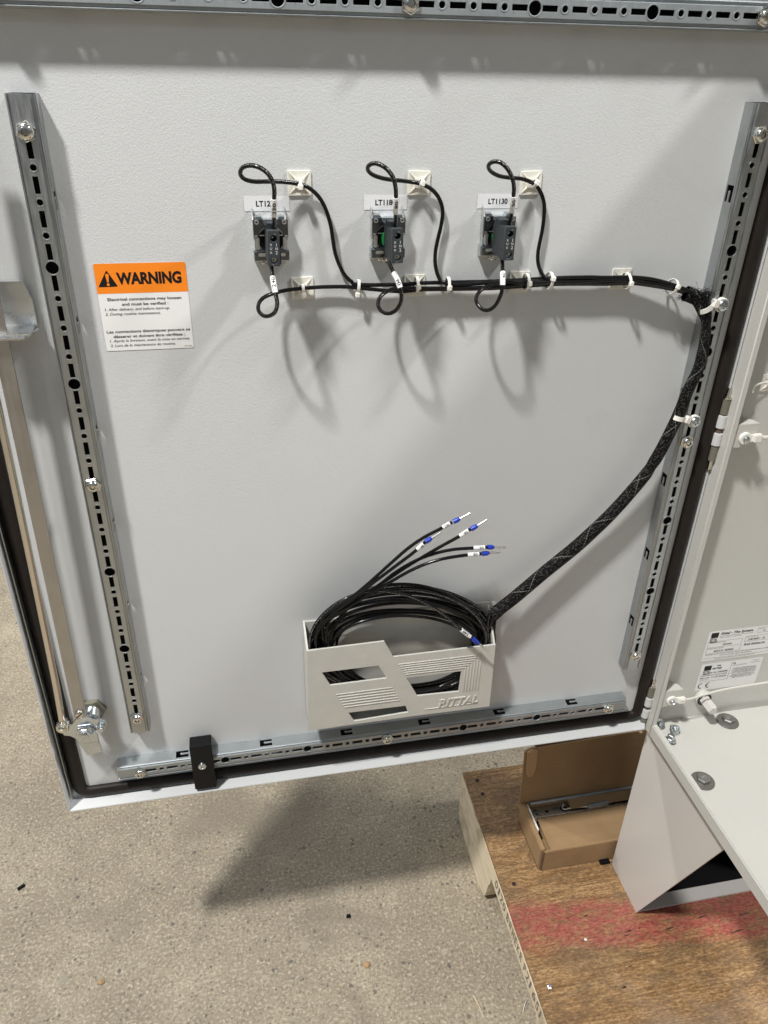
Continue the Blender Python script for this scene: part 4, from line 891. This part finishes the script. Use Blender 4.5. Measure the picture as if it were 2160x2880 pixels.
SL = [(1970, 833), (1981, 860), (1986, 890), (1985, 925), (1982, 960), (1975, 1000), (1962, 1043), (1946, 1075), (1931, 1108), (1916, 1146), (1903, 1177), (1889, 1207), (1876, 1233), (1858, 1268), (1838, 1301), (1812, 1339), (1780, 1377), (1745, 1417), (1706, 1458), (1667, 1495), (1622, 1536), (1578, 1572), (1532, 1609), (1486, 1648), (1443, 1684), (1407, 1712), (1385, 1732)]
def sly(t): return -.0055 if t < .45 else (-.0055 + (t - .45) * .016 if t < .75 else -.0007 - (t - .75) * .030)
SLP = [at(x, y, Y=sly(i / (len(SL) - 1))) for i, (x, y) in enumerate(SL)]
def inner(dx, dy, dz): return [p + Vector((dx, dy, dz)) for p in SLP[1::2]] + [SLP[-1] + Vector((dx * 1.5, dy, dz))]
def coil(turns, seed, rx, ry, cy, Y0):
    rs = random.Random(seed); out = []; n = int(turns * 14)
    ph = rs.uniform(0, 6)
    for i in range(1, n + 1):
        th = 2 * math.pi * turns * i / n - .15
        k = 1 + .075 * math.sin(th * .41 + ph) + .035 * math.sin(th * 1.3 + ph * 2)
        sx = math.cos(th); sy = math.sin(th)
        x = 812 + rx * k * sx; y = cy + (ry * k * sy if sy < 0 else 330 * k * sy)
        Y = Y0 + .010 * math.sin(th * .63 + ph * 1.7)
        Y = max(-.0145, min(.0105, Y)); x = min(x, 1408 if y > 960 else 1440); x = max(x, 172)
        out.append(at(*H(x, y), Y=Y))
    return out
PATHS = {}
def wire(num, lab, head, marker_i, run0, off, inn, coil_p, tail, mat, tiewrap=None):
    """one continuous wire from the contact block through the sleeve to its free end in the pouch"""
    dz, dy = off
    P = head + run(run0, dz, dy) + inner(*inn) + coil_p + tail
    pts = catmull(P, 7)
    t_ = tag(empty('control_wire', head[0]), lab, 'wire', 'black control wires from the contact blocks to the pouch')
    link('insulation', tube(pts, .00178, 10), M[mat], t_, True); PATHS[t_.name] = pts
    return t_, pts
def marker(t_, a, c_, txt_, flip=False, pts=None, r_=.0024):
    """white numbered sleeve slid on the wire between the points nearest a and c_; digits wrap round it"""
    pts = pts or PATHS[t_.name]; a = Vector(a); c_ = Vector(c_)
    ia = min(range(len(pts)), key=lambda i: (pts[i] - a).length); ic = min(range(len(pts)), key=lambda i: (pts[i] - c_).length)
    sec = pts[min(ia, ic):max(ia, ic) + 1]
    if len(sec) < 3 or (sec[-1] - sec[0]).length > (a - c_).length * 1.5: sec = [a.lerp(c_, k / 6) for k in range(7)]
    if ia > ic: sec = sec[::-1]
    o = link('wire_marker', tube(sec, r_, 16), M['marker_white'], t_, True)
    cum = [0.0]
    for p, q in zip(sec, sec[1:]): cum.append(cum[-1] + (q - p).length)
    L = cum[-1]
    cu = lettering(txt_, Matrix.Identity(4), L * .14, L * .86, -.00150, .00150, M['ink'], o, thick=0, bold=.014)
    for v in cu.data.vertices:
        x = L - v.co.x if flip else v.co.x
        i = max(k for k in range(len(cum) - 1) if cum[k] <= x or k == 0); t = (x - cum[i]) / max(1e-9, cum[i + 1] - cum[i]); p = sec[i].lerp(sec[i + 1], t)
        ax = (sec[min(i + 2, len(sec) - 1)] - sec[max(i - 1, 0)]).normalized()
        if flip: ax = -ax
        fv = Vector((.0, -.86, .5)) if abs(ax.z) < .75 else Vector((0, -1, 0)); fv = (fv - ax * fv.dot(ax)).normalized(); up = fv.cross(ax); R2 = r_ + .00014; th = v.co.y / R2
        v.co = p + up * (R2 * math.sin(th)) + fv * (R2 * math.cos(th))
    return o
def ferrule(t_, w_end, b0, b1, tip):
    b0, b1, tip = Vector(b0), Vector(b1), Vector(tip); ax = (b1 - b0).normalized()
    b = MB(); b.cyl(b0, b0 + ax * (b1 - b0).length * .72, .0026, 18, bev=.0003); b.cyl(b0 + ax * (b1 - b0).length * .70, b1, .0025, 18, r2=.0016); o = b.build('ferrule_collar', M['blue_plastic'], t_)
    b = MB(); L = (tip - b1).length; n = 7
    for k in range(n):
        q0 = b1 + (tip - b1) * (k / n); q1 = b1 + (tip - b1) * ((k + .72) / n); q2 = b1 + (tip - b1) * ((k + 1) / n)
        b.cyl(q0, q1, .00128, 12); b.cyl(q1, q2, .00095, 12)
    b.build('crimped_pin', M['tin'], o)
YH = -.018
# tails: free ends in the pouch zoom coordinates, depth coming forward a little
def tail(lst, y0=-.012, y1=-.030):
    n = len(lst); return [at(*H(x, y), Y=y0 + (y1 - y0) * i / (n - 1)) for i, (x, y) in enumerate(lst)]
def fin(t_, m0, m1, txt_, b0, b1, tip, Y, flip=False):
    Y2 = Y
    marker(t_, at(*H(*m0), Y=Y2), at(*H(*m1), Y=Y2), txt_, flip); ferrule(t_, None, at(*H(*b0), Y=Y2), at(*H(*b1), Y=Y2), at(*H(*tip), Y=Y2))
G = -.030
# 1230
h = pix(A3, [(476, 690, -.0105), (474, 650, -.014), (473, 600, -.020), (472, 520, -.030), (473, 440, -.034), (474, 370, -.036), (458, 300, -.037), (415, 235, -.038), (350, 193, -.036), (280, 180, -.032), (225, 200, -.026), (210, 245, -.020), (240, 285, -.014), (310, 305, -.008), (400, 306, -.002), (500, 306, .003), (600, 314, .007), (675, 328, .0090), (735, 350, .0100), (800, 402, .0110), (850, 470, .0115), (888, 560, .0115), (915, 660, .0112), (930, 760, .0112), (947, 860, .0110), (978, 950, .0106), (1020, 1030, .0102), (1072, 1082, .0098), (1130, 1108, .0092)])
t_, p_ = wire('1230', 'black wire marked 1230 looping above the contact block farthest from the hinge', h, 0, 1, (.0032, .0010), (.003, 0, .001),
    coil(3.5, 1, 600, 315, 985, -.002), tail([(250, 850), (330, 770), (450, 690), (550, 610), (640, 530), (740, 440), (850, 345), (960, 270), (1075, 210), (1150, 168)]), 'wire_black')
marker(t_, at(*A3(474, 568), Y=-.0245), at(*A3(473, 440), Y=-.034), '1230'); fin(t_, (1080, 207), (1145, 172), '1230', (1158, 165), (1205, 143), (1275, 105), G)
# 1240
h = pix(A3, [(450, 950, -.0105), (455, 990, -.014), (460, 1040, -.020), (470, 1110, -.026), (487, 1190, -.029), (497, 1260, -.029), (478, 1322, -.027), (430, 1352, -.023), (382, 1345, -.018), (350, 1302, -.012), (358, 1245, -.006), (400, 1203, .000), (470, 1175, .005), (560, 1152, .0078), (640, 1142, .0090), (700, 1136, .0095), (800, 1128, .0100), (900, 1124, .0100), (1020, 1124, .0096), (1120, 1132, .0088)])
t_, p_ = wire('1240', 'black wire marked 1240 looping below the contact block farthest from the hinge', h, 0, 1, (-.0030, .0008), (-.003, 0, .001),
    coil(3.5, 2, 605, 375, 995, -.006), tail([(215, 930), (290, 830), (400, 720), (520, 655), (650, 638), (780, 655), (900, 690), (1020, 752), (1120, 822), (1200, 895), (1285, 962)], -.010, -.032), 'wire_black')
marker(t_, at(*A3(462, 1050), Y=-.0215), at(*A3(484, 1165), Y=-.0285), '1240', True); fin(t_, (1212, 905), (1278, 958), '1240', (1288, 965), (1335, 1002), (1400, 1055), -.032, True)
# 1180
h = pix(A3, [(1415, 680, -.0105), (1417, 640, -.014), (1418, 590, -.020), (1418, 510, -.030), (1420, 430, -.034), (1418, 360, -.036), (1400, 280, -.038), (1362, 222, -.038), (1312, 182, -.036), (1255, 164, -.032), (1210, 180, -.026), (1202, 215, -.020), (1235, 250, -.014), (1300, 276, -.008), (1380, 292, -.001), (1450, 298, .004), (1530, 308, .008), (1608, 322, .0095)]) + pix(A4, [(290, 350, .0105), (335, 385, .0110), (370, 432, .0112), (396, 500, .0112), (400, 570, .0112), (386, 660, .0112), (362, 760, .0110), (344, 860, .0106), (345, 960, .0100), (368, 1045, .0078), (405, 1090, .0060)])
t_, p_ = wire('1180', 'black wire marked 1180 looping above the middle contact block', h, 0, 3, (.0014, -.0030), (.001, .002, 0),
    coil(3.5, 3, 590, 300, 1000, .002), tail([(225, 900), (310, 810), (400, 770), (520, 700), (620, 640), (740, 570), (860, 502), (980, 450), (1100, 416), (1240, 394), (1350, 384)]), 'wire_black')
marker(t_, at(*A3(1417, 550), Y=-.0255), at(*A3(1420, 425), Y=-.0342), '1180'); fin(t_, (1262, 392), (1340, 387), '1180', (1355, 384), (1405, 378), (1480, 372), G)
# 1190
h = pix(A3, [(1365, 930, -.0105), (1378, 965, -.014), (1400, 1010, -.019), (1428, 1065, -.024), (1452, 1130, -.027), (1463, 1190, -.028), (1455, 1250, -.027), (1420, 1305, -.025), (1368, 1332, -.021), (1316, 1320, -.016), (1284, 1278, -.010), (1286, 1225, -.004), (1320, 1180, .001), (1372, 1150, .004), (1440, 1135, .005), (1520, 1135, .0055)])
t_, p_ = wire('1190', 'black wire marked 1190 looping below the middle contact block', h, 0, 3, (-.0018, -.0028), (-.001, .002, 0),
    coil(3.5, 4, 570, 280, 985, -.006), tail([(260, 880), (340, 800), (480, 720), (600, 632), (720, 552), (840, 472), (960, 400), (1080, 330), (1190, 270), (1278, 215)]), 'wire_black_b')
marker(t_, at(*A3(1405, 1015), Y=-.0195), at(*A3(1455, 1125), Y=-.0268), '1190', False); fin(t_, (1203, 262), (1270, 222), '1190', (1280, 216), (1326, 190), (1390, 150), G)
# 1130
h = pix(A4, [(920, 660, -.0105), (925, 625, -.014), (935, 580, -.020), (943, 500, -.029), (950, 430, -.033), (955, 360, -.035), (945, 290, -.037), (912, 217, -.038), (862, 165, -.036), (810, 150, -.032), (768, 165, -.026), (757, 195, -.020), (780, 230, -.014), (840, 262, -.008), (920, 276, -.001), (1000, 282, .004), (1060, 298, .008), (1112, 325, .0095), (1145, 360, .0105), (1172, 410, .0112), (1190, 480, .0112), (1190, 560, .0112), (1176, 680, .0112), (1156, 780, .0110), (1142, 860, .0108), (1143, 940, .0100), (1166, 1010, .0070), (1205, 1058, .0045), (1260, 1078, .0030)])
t_, p_ = wire('1130', 'black wire marked 1130 looping above the contact block nearest the hinge', h, 0, 6, (.0030, -.0052), (.001, -.002, 0),
    coil(4.5, 5, 505, 225, 1010, -.004), tail([(300, 860), (400, 780), (540, 680), (660, 590), (780, 500), (900, 432), (1020, 386), (1150, 356), (1280, 346), (1390, 340)]), 'wire_black')
marker(t_, at(*A4(941, 540), Y=-.0250), at(*A4(951, 418), Y=-.0338), '1130'); fin(t_, (1295, 345), (1376, 342), '1130', (1393, 339), (1438, 339), (1515, 340), G)
# 1140
h = pix(A4, [(864, 905, -.0105), (866, 950, -.016), (868, 1010, -.022), (868, 1070, -.026), (865, 1140, -.028), (846, 1205, -.028), (808, 1272, -.026), (758, 1305, -.023), (708, 1298, -.018), (668, 1252, -.012), (664, 1200, -.006), (700, 1150, .000), (760, 1115, .003), (830, 1098, .0035), (920, 1085, .0030)])
t_, p_ = wire('1140', 'black wire marked 1140 looping below the contact block nearest the hinge', h, 0, 5, (-.0002, -.0058), (0, -.002, .002),
    coil(3.5, 6, 555, 405, 1010, -.002), tail([(240, 900), (320, 800), (400, 745), (500, 670), (600, 590), (700, 515), (800, 440), (890, 372), (968, 303)]), 'wire_black_b')
marker(t_, at(*A4(867, 1005), Y=-.0218), at(*A4(866, 1112), Y=-.0275), '1140', True); fin(t_, (905, 355), (962, 310), '1140', (968, 302), (1012, 275), (1070, 238), G)

# braided sleeve
sl = tag(empty('braided_sleeve', SLP[0]), 'black braided cable sleeve sweeping from the hinge side rail down into the pouch', 'cable sleeve')
pts = catmull(SLP, 8)
def srad(t):
    r_ = .0056 + .0026 * min(1, max(0, (t - .05) / .65))
    if t < .04: r_ += .0022 * (1 - t / .04)
    for c_ in (.075, .44): r_ -= .0009 * math.exp(-((t - c_) / .012) ** 2)
    return r_
link('braid', tube(pts, srad, 26, flat=(1.0, .72), up=(0, -1, 0)), M['braid'], sl, True)
# frayed mouth
b = MB(); rs = random.Random(11); ob = []
fr = bmesh.new(); me_ = bpy.data.meshes.new('f')
mb = MB()
for k in range(150):
    a = rs.uniform(0, 2 * math.pi); q = SLP[0] + Vector((math.cos(a) * .0072, math.sin(a) * .0048, rs.uniform(-.004, .001)))
    dirn = Vector((math.cos(a) * .5 + rs.uniform(-.5, .3), math.sin(a) * .5 - .1, rs.uniform(.5, 1.3))).normalized(); L = rs.uniform(.003, .0085)
    side = Vector((rs.uniform(-1, 1), rs.uniform(-1, 1), rs.uniform(-1, 1))) * .0050
    m_ = tube(catmull([q, q + dirn * L * .5 - side * .25, q + dirn * L + side * .6, q + dirn * L * .9 + side * 1.1], 3), .00017, 4); mb.me(m_)
for k in range(26):
    q = at(1925 + rs.uniform(-14, 14), 836 + rs.uniform(-4, 8), Y=-.001); dirn = Vector((-1, rs.uniform(-.3, .3), rs.uniform(-.3, .25))).normalized(); L = rs.uniform(.002, .006)
    mb.me(tube(catmull([q, q + dirn * L * .5, q + dirn * L + Vector((0, 0, rs.uniform(-.002, .002)))], 3), .00018, 4))
mb.build('frayed_strands', M['black_plastic_and_shade'], sl, False)
# braid funnel lapping over the cables
fun = catmull([at(1928, 825, Y=-.001), at(1946, 832, Y=-.002), at(1966, 846, Y=-.0045), SLP[2]], 6)
link('braid_collar', tube(fun, lambda t: .0074 - .0012 * t, 22, flat=(1, .75), up=(0, -1, 0), cap=False), M['braid'], sl, True)

# ================================================================== CABLE TIES
def loop_tie(px, py, ang, hw, hd, cy, head_off, lab, w_=.0013, grp='white cable ties on the wires'):
    """strap ring round the run at pixel (px,py); ang = direction of the run in the door plane"""
    c_ = at(px, py, Y=cy); t_ = tag(empty('cable_tie', c_), lab, 'cable tie', grp)
    run_d = Vector((math.cos(ang), 0, math.sin(ang))); sd = Vector((-math.sin(ang), 0, math.cos(ang)))
    ring = [c_ + sd * (hw * math.cos(a)) + Vector((0, -hd * math.sin(a), 0)) for a in [2 * math.pi * i / 24 for i in range(24)]]
    pr = [(-.0005, -.0003), (.0, .0003)]
    bm = bmesh.new(); R = []
    for i, p in enumerate(ring):
        o_ = (p - c_).normalized() * .0007; R.append([bm.verts.new(p + run_d * w_), bm.verts.new(p + run_d * w_ + o_), bm.verts.new(p - run_d * w_ + o_), bm.verts.new(p - run_d * w_)])
    for i in range(24):
        for k in range(4): bm.faces.new((R[i][k], R[i][(k + 1) % 4], R[(i + 1) % 24][(k + 1) % 4], R[(i + 1) % 24][k]))
    bmesh.ops.recalc_face_normals(bm, faces=bm.faces); me = bpy.data.meshes.new('s'); bm.to_mesh(me); bm.free(); link('strap', me, M['nylon'], t_, True)
    hc = c_ + sd * head_off + Vector((0, -hd * math.sqrt(max(.1, 1 - (head_off / hw) ** 2 if abs(head_off) < hw else .1)) - .0012, 0))
    b = MB(); Mx = frame(hc, run_d, sd); b.box(-.0022, .0022, -.0024, .0024, -.0014, .0020, bev=.0007, M=Mx, seg=3); b.build('tie_head', M['nylon'], t_)
    return t_
loop_tie(*A3(673, 330), -.1, .0034, .0034, .0096, -.0012, 'white cable tie on the mount of the wire marked 1230')
loop_tie(*A4(232, 322), -.35, .0034, .0034, .0096, .0010, 'white cable tie on the mount of the wire marked 1180')
loop_tie(*A4(1115, 322), -.5, .0034, .0034, .0096, .0016, 'white cable tie on the mount of the wire marked 1130')
loop_tie(*A3(697, 1138), .05, .0034, .0036, .0096, -.0052, 'white cable tie with dangling head on the lower mount farthest from the sleeve')
loop_tie(*A3(1125, 1122), -.1, .0056, .0040, .0092, -.0068, 'white cable tie where the wire marked 1230 joins the lower run')
loop_tie(*A4(200, 1104), .05, .0062, .0052, .0080, -.0010, 'white cable tie on the lower mount under the middle contact block')
loop_tie(*A4(440, 1108), .0, .0064, .0058, .0072, -.0012, 'white cable tie where the wire marked 1180 joins the lower run')
loop_tie(*A4(1050, 1085), .0, .0068, .0076, .0060, .0004, 'white cable tie on the lower mount beside the wire marked 1140')
loop_tie(*A4(1228, 1075), -.1, .0072, .0082, .0055, .0036, 'white cable tie where the wire marked 1130 joins the lower run')
loop_tie(1762, 789, .05, .0068, .0088, .0045, -.0006, 'white cable tie on the mount nearest the braided sleeve')
loop_tie(1890, 806, -.35, .0068, .0088, .0015, .0022, 'white cable tie on the bare cable run just before the braided sleeve')
def clamp(sx, sy, bx_, by_, k, lab):
    """tie with screw eye on the hinge side rail: strap round the sleeve at i, eye at pixel (bx,by)"""
    c_ = at(sx, sy, Y=-.0055); e_ = at(bx_, by_, Y=-.004); t_ = tag(empty('screw_mount_tie', e_), lab, 'cable tie', 'screw-on ties holding the braided sleeve')
    ax = (SLP[k + 1] - SLP[k - 1]).normalized(); sd = Vector((0, -1, 0)).cross(ax).normalized()
    if sd.x < 0: sd = -sd
    bm = bmesh.new(); R = []; n = 28; hw, hd = .0068, .0054
    for i in range(n):
        a = 2 * math.pi * i / n; p = c_ + sd * (hw * math.cos(a)) + Vector((0, -hd * math.sin(a), 0)); o_ = (p - c_).normalized() * .0010
        R.append([bm.verts.new(p + ax * .0024), bm.verts.new(p + ax * .0024 + o_), bm.verts.new(p - ax * .0024 + o_), bm.verts.new(p - ax * .0024)])
    for i in range(n):
        for q in range(4): bm.faces.new((R[i][q], R[i][(q + 1) % 4], R[(i + 1) % n][(q + 1) % 4], R[(i + 1) % n][q]))
    bmesh.ops.recalc_face_normals(bm, faces=bm.faces); me = bpy.data.meshes.new('s'); bm.to_mesh(me); bm.free(); link('strap', me, M['nylon'], t_, True)
    hd_ = c_ + sd * .0095; dirv = (e_ - hd_).normalized()
    b = MB(); Mx = frame(hd_ + Vector((0, -.002, 0)), dirv, Vector((0, 0, 1))); b.box(-.0034, .0040, -.0040, .0040, -.0032, .0032, bev=.0009, M=Mx, seg=3); b.build('tie_head', M['nylon'], t_)
    b = MB(); b.lathe([(.0072, -.0026), (.0072, -.0006), (.0064, .0000)], FD(e_.x, e_.z, e_.y), seg=28); L = (e_ - hd_).length
    b.box(0, L, -.0042, .0042, -.0026, -.0006, bev=.0005, M=frame(hd_, dirv, Vector((0, 0, 1)))); b.build('eyelet', M['nylon'], t_)
    b = MB(); b.lathe([(.0060, 0), (.0062, .0014), (.0056, .0030), (.0042, .0040), (.0026, .0043), (.0020, .0028)], FD(e_.x, e_.z, e_.y), seg=28)
    for a in (0.4, 0.4 + math.pi / 2): b.box(-.0024, .0024, -.0005, .0005, .0030, .0040, M=FD(e_.x, e_.z, e_.y) @ Matrix.Rotation(a, 4, 'Z'))
    b.build('screw', M['zinc'], t_)
clamp(1983, 866, 2031, 858, 1, 'white screw-on tie gripping the top of the braided sleeve to the hinge side rail')
clamp(1908, 1174, 1953, 1186, 10, 'white screw-on tie gripping the braided sleeve partway down the hinge side rail')

# ================================================================== POUCH
po = tag(empty('document_pouch', (.30, PY, -.636)), 'pale grey plastic document pouch with cut-out windows, full of coiled black wire', 'document pouch')
PF = -.0200; Mf = frame((0, PF, 0), (1, 0, 0), (0, 0, 1))
def hp_(x, y): q = at(*H(x, y), Y=PF - .0); return (q.x, q.z)
outl = [hp_(*q) for q in ((152, 1050), (685, 985), (748, 1092), (1450, 1008), (1408, 1432), (870, 1502), (858, 1480), (475, 1553), (470, 1556), (165, 1602))]
outl = [hp_(*q) for q in ((152, 1052), (685, 985), (748, 1092), (1450, 1008), (1408, 1432), (862, 1502), (475, 1556), (165, 1602))]
w1 = [hp_(*q) for q in ((258, 1200), (645, 1152), (702, 1238), (316, 1288))]
w2 = [hp_(*q) for q in ((838, 1236), (1215, 1190), (1195, 1330), (912, 1360))]
w3 = [hp_(*q) for q in ((440, 1476), (830, 1428), (848, 1472), (480, 1534))]
b = MB(); b.me(plate([outl, w1, w2, w3], .0024, .0004), frame((0, PF + .0024, 0), (1, 0, 0), (0, 0, 1))); fr_ = b.build('front_panel', M['pouch_plastic'], po)
xl, xr = outl[0][0], .4175
zb = -.6362
for (x_, ztf, ztb) in ((xl, outl[0][1], -.5000), (outl[3][0] - .0022, outl[3][1], -.5005)):
    b = MB(); b.poly([(PF + .0024, ztf), (PY - .0002, ztb), (PY - .0002, zb), (PF + .0024, zb)], .0022, frame((x_, 0, 0), (0, 1, 0), (0, 0, 1)))
    b.build('side_panel', M['pouch_plastic'], po)
b = MB(); b.box(xl, outl[4][0], PF + .0024, PY - .0002, zb - .0004, zb + .0020); b.build('pouch_floor', M['pouch_plastic'], po)
b = MB(); b.box(xl, .4190, PY - .0024, PY - .0002, -.5260, -.5000, bev=.0006); b.box(xl, .4170, PY - .0016, PY - .0003, zb, -.5255)
b.box(.4165, .4215, PF + .026, PY - .0002, -.5300, -.5005, bev=.0008)
b.build('back_panel', M['pouch_plastic'], po)
# ribs
b = MB()
def ridge(p, q, w_=.0008, h_=.0007):
    p = Vector((*hp_(*p), 0)); q = Vector((*hp_(*q), 0)); dd = (q - p); L = dd.length
    b.box(0, L, -w_ / 2, w_ / 2, -.0002, h_, bev=.00025, M=Mf @ frame(p, dd, Vector((-dd.y, dd.x, 0))), seg=1)
for k in range(6):
    t_ = k / 5; ridge((352 + 58 * t_, 1350 + 86 * t_), (742 + 52 * t_, 1300 + 86 * t_), .0009, .0008)
for k in range(6):
    t_ = k / 6; s0 = (782 + 52 * t_, 1142 + 84 * t_); c_ = (1352 - 132 * t_, 1075 + 106 * t_); e_ = (1326 - 118 * t_, 1318 + 12 * t_)
    ridge(s0, c_, .0009, .0008); ridge(c_, e_, .0009, .0008)
b.build('ribs', M['pouch_plastic'], po)
x0, z1 = hp_(1062, 1375); x1, z0 = hp_(1322, 1400); za = hp_(1322, 1350)[1]
c_ = lettering('RITTAL', Mf @ frame((0, 0, 0), (1, 0, 0), (0, 1, 0)), x0, x1, z0 + .0005, za, M['pouch_plastic'], po, name='raised_lettering', shear=.22, bold=.0, thick=.0)
me = c_.data; bm = bmesh.new(); bm.from_mesh(me); r_ = bmesh.ops.extrude_face_region(bm, geom=bm.faces[:])
for v in [g for g in r_['geom'] if isinstance(g, bmesh.types.BMVert)]: v.co.y -= .0013
bmesh.ops.recalc_face_normals(bm, faces=bm.faces); bm.to_mesh(me); bm.free()
b = MB(); ridge((960, 1450), (1322, 1405), .0006, .0008); ridge((1062, 1385), (1100, 1381), .0006, .0008); b.build('raised_rule', M['pouch_plastic'], po)
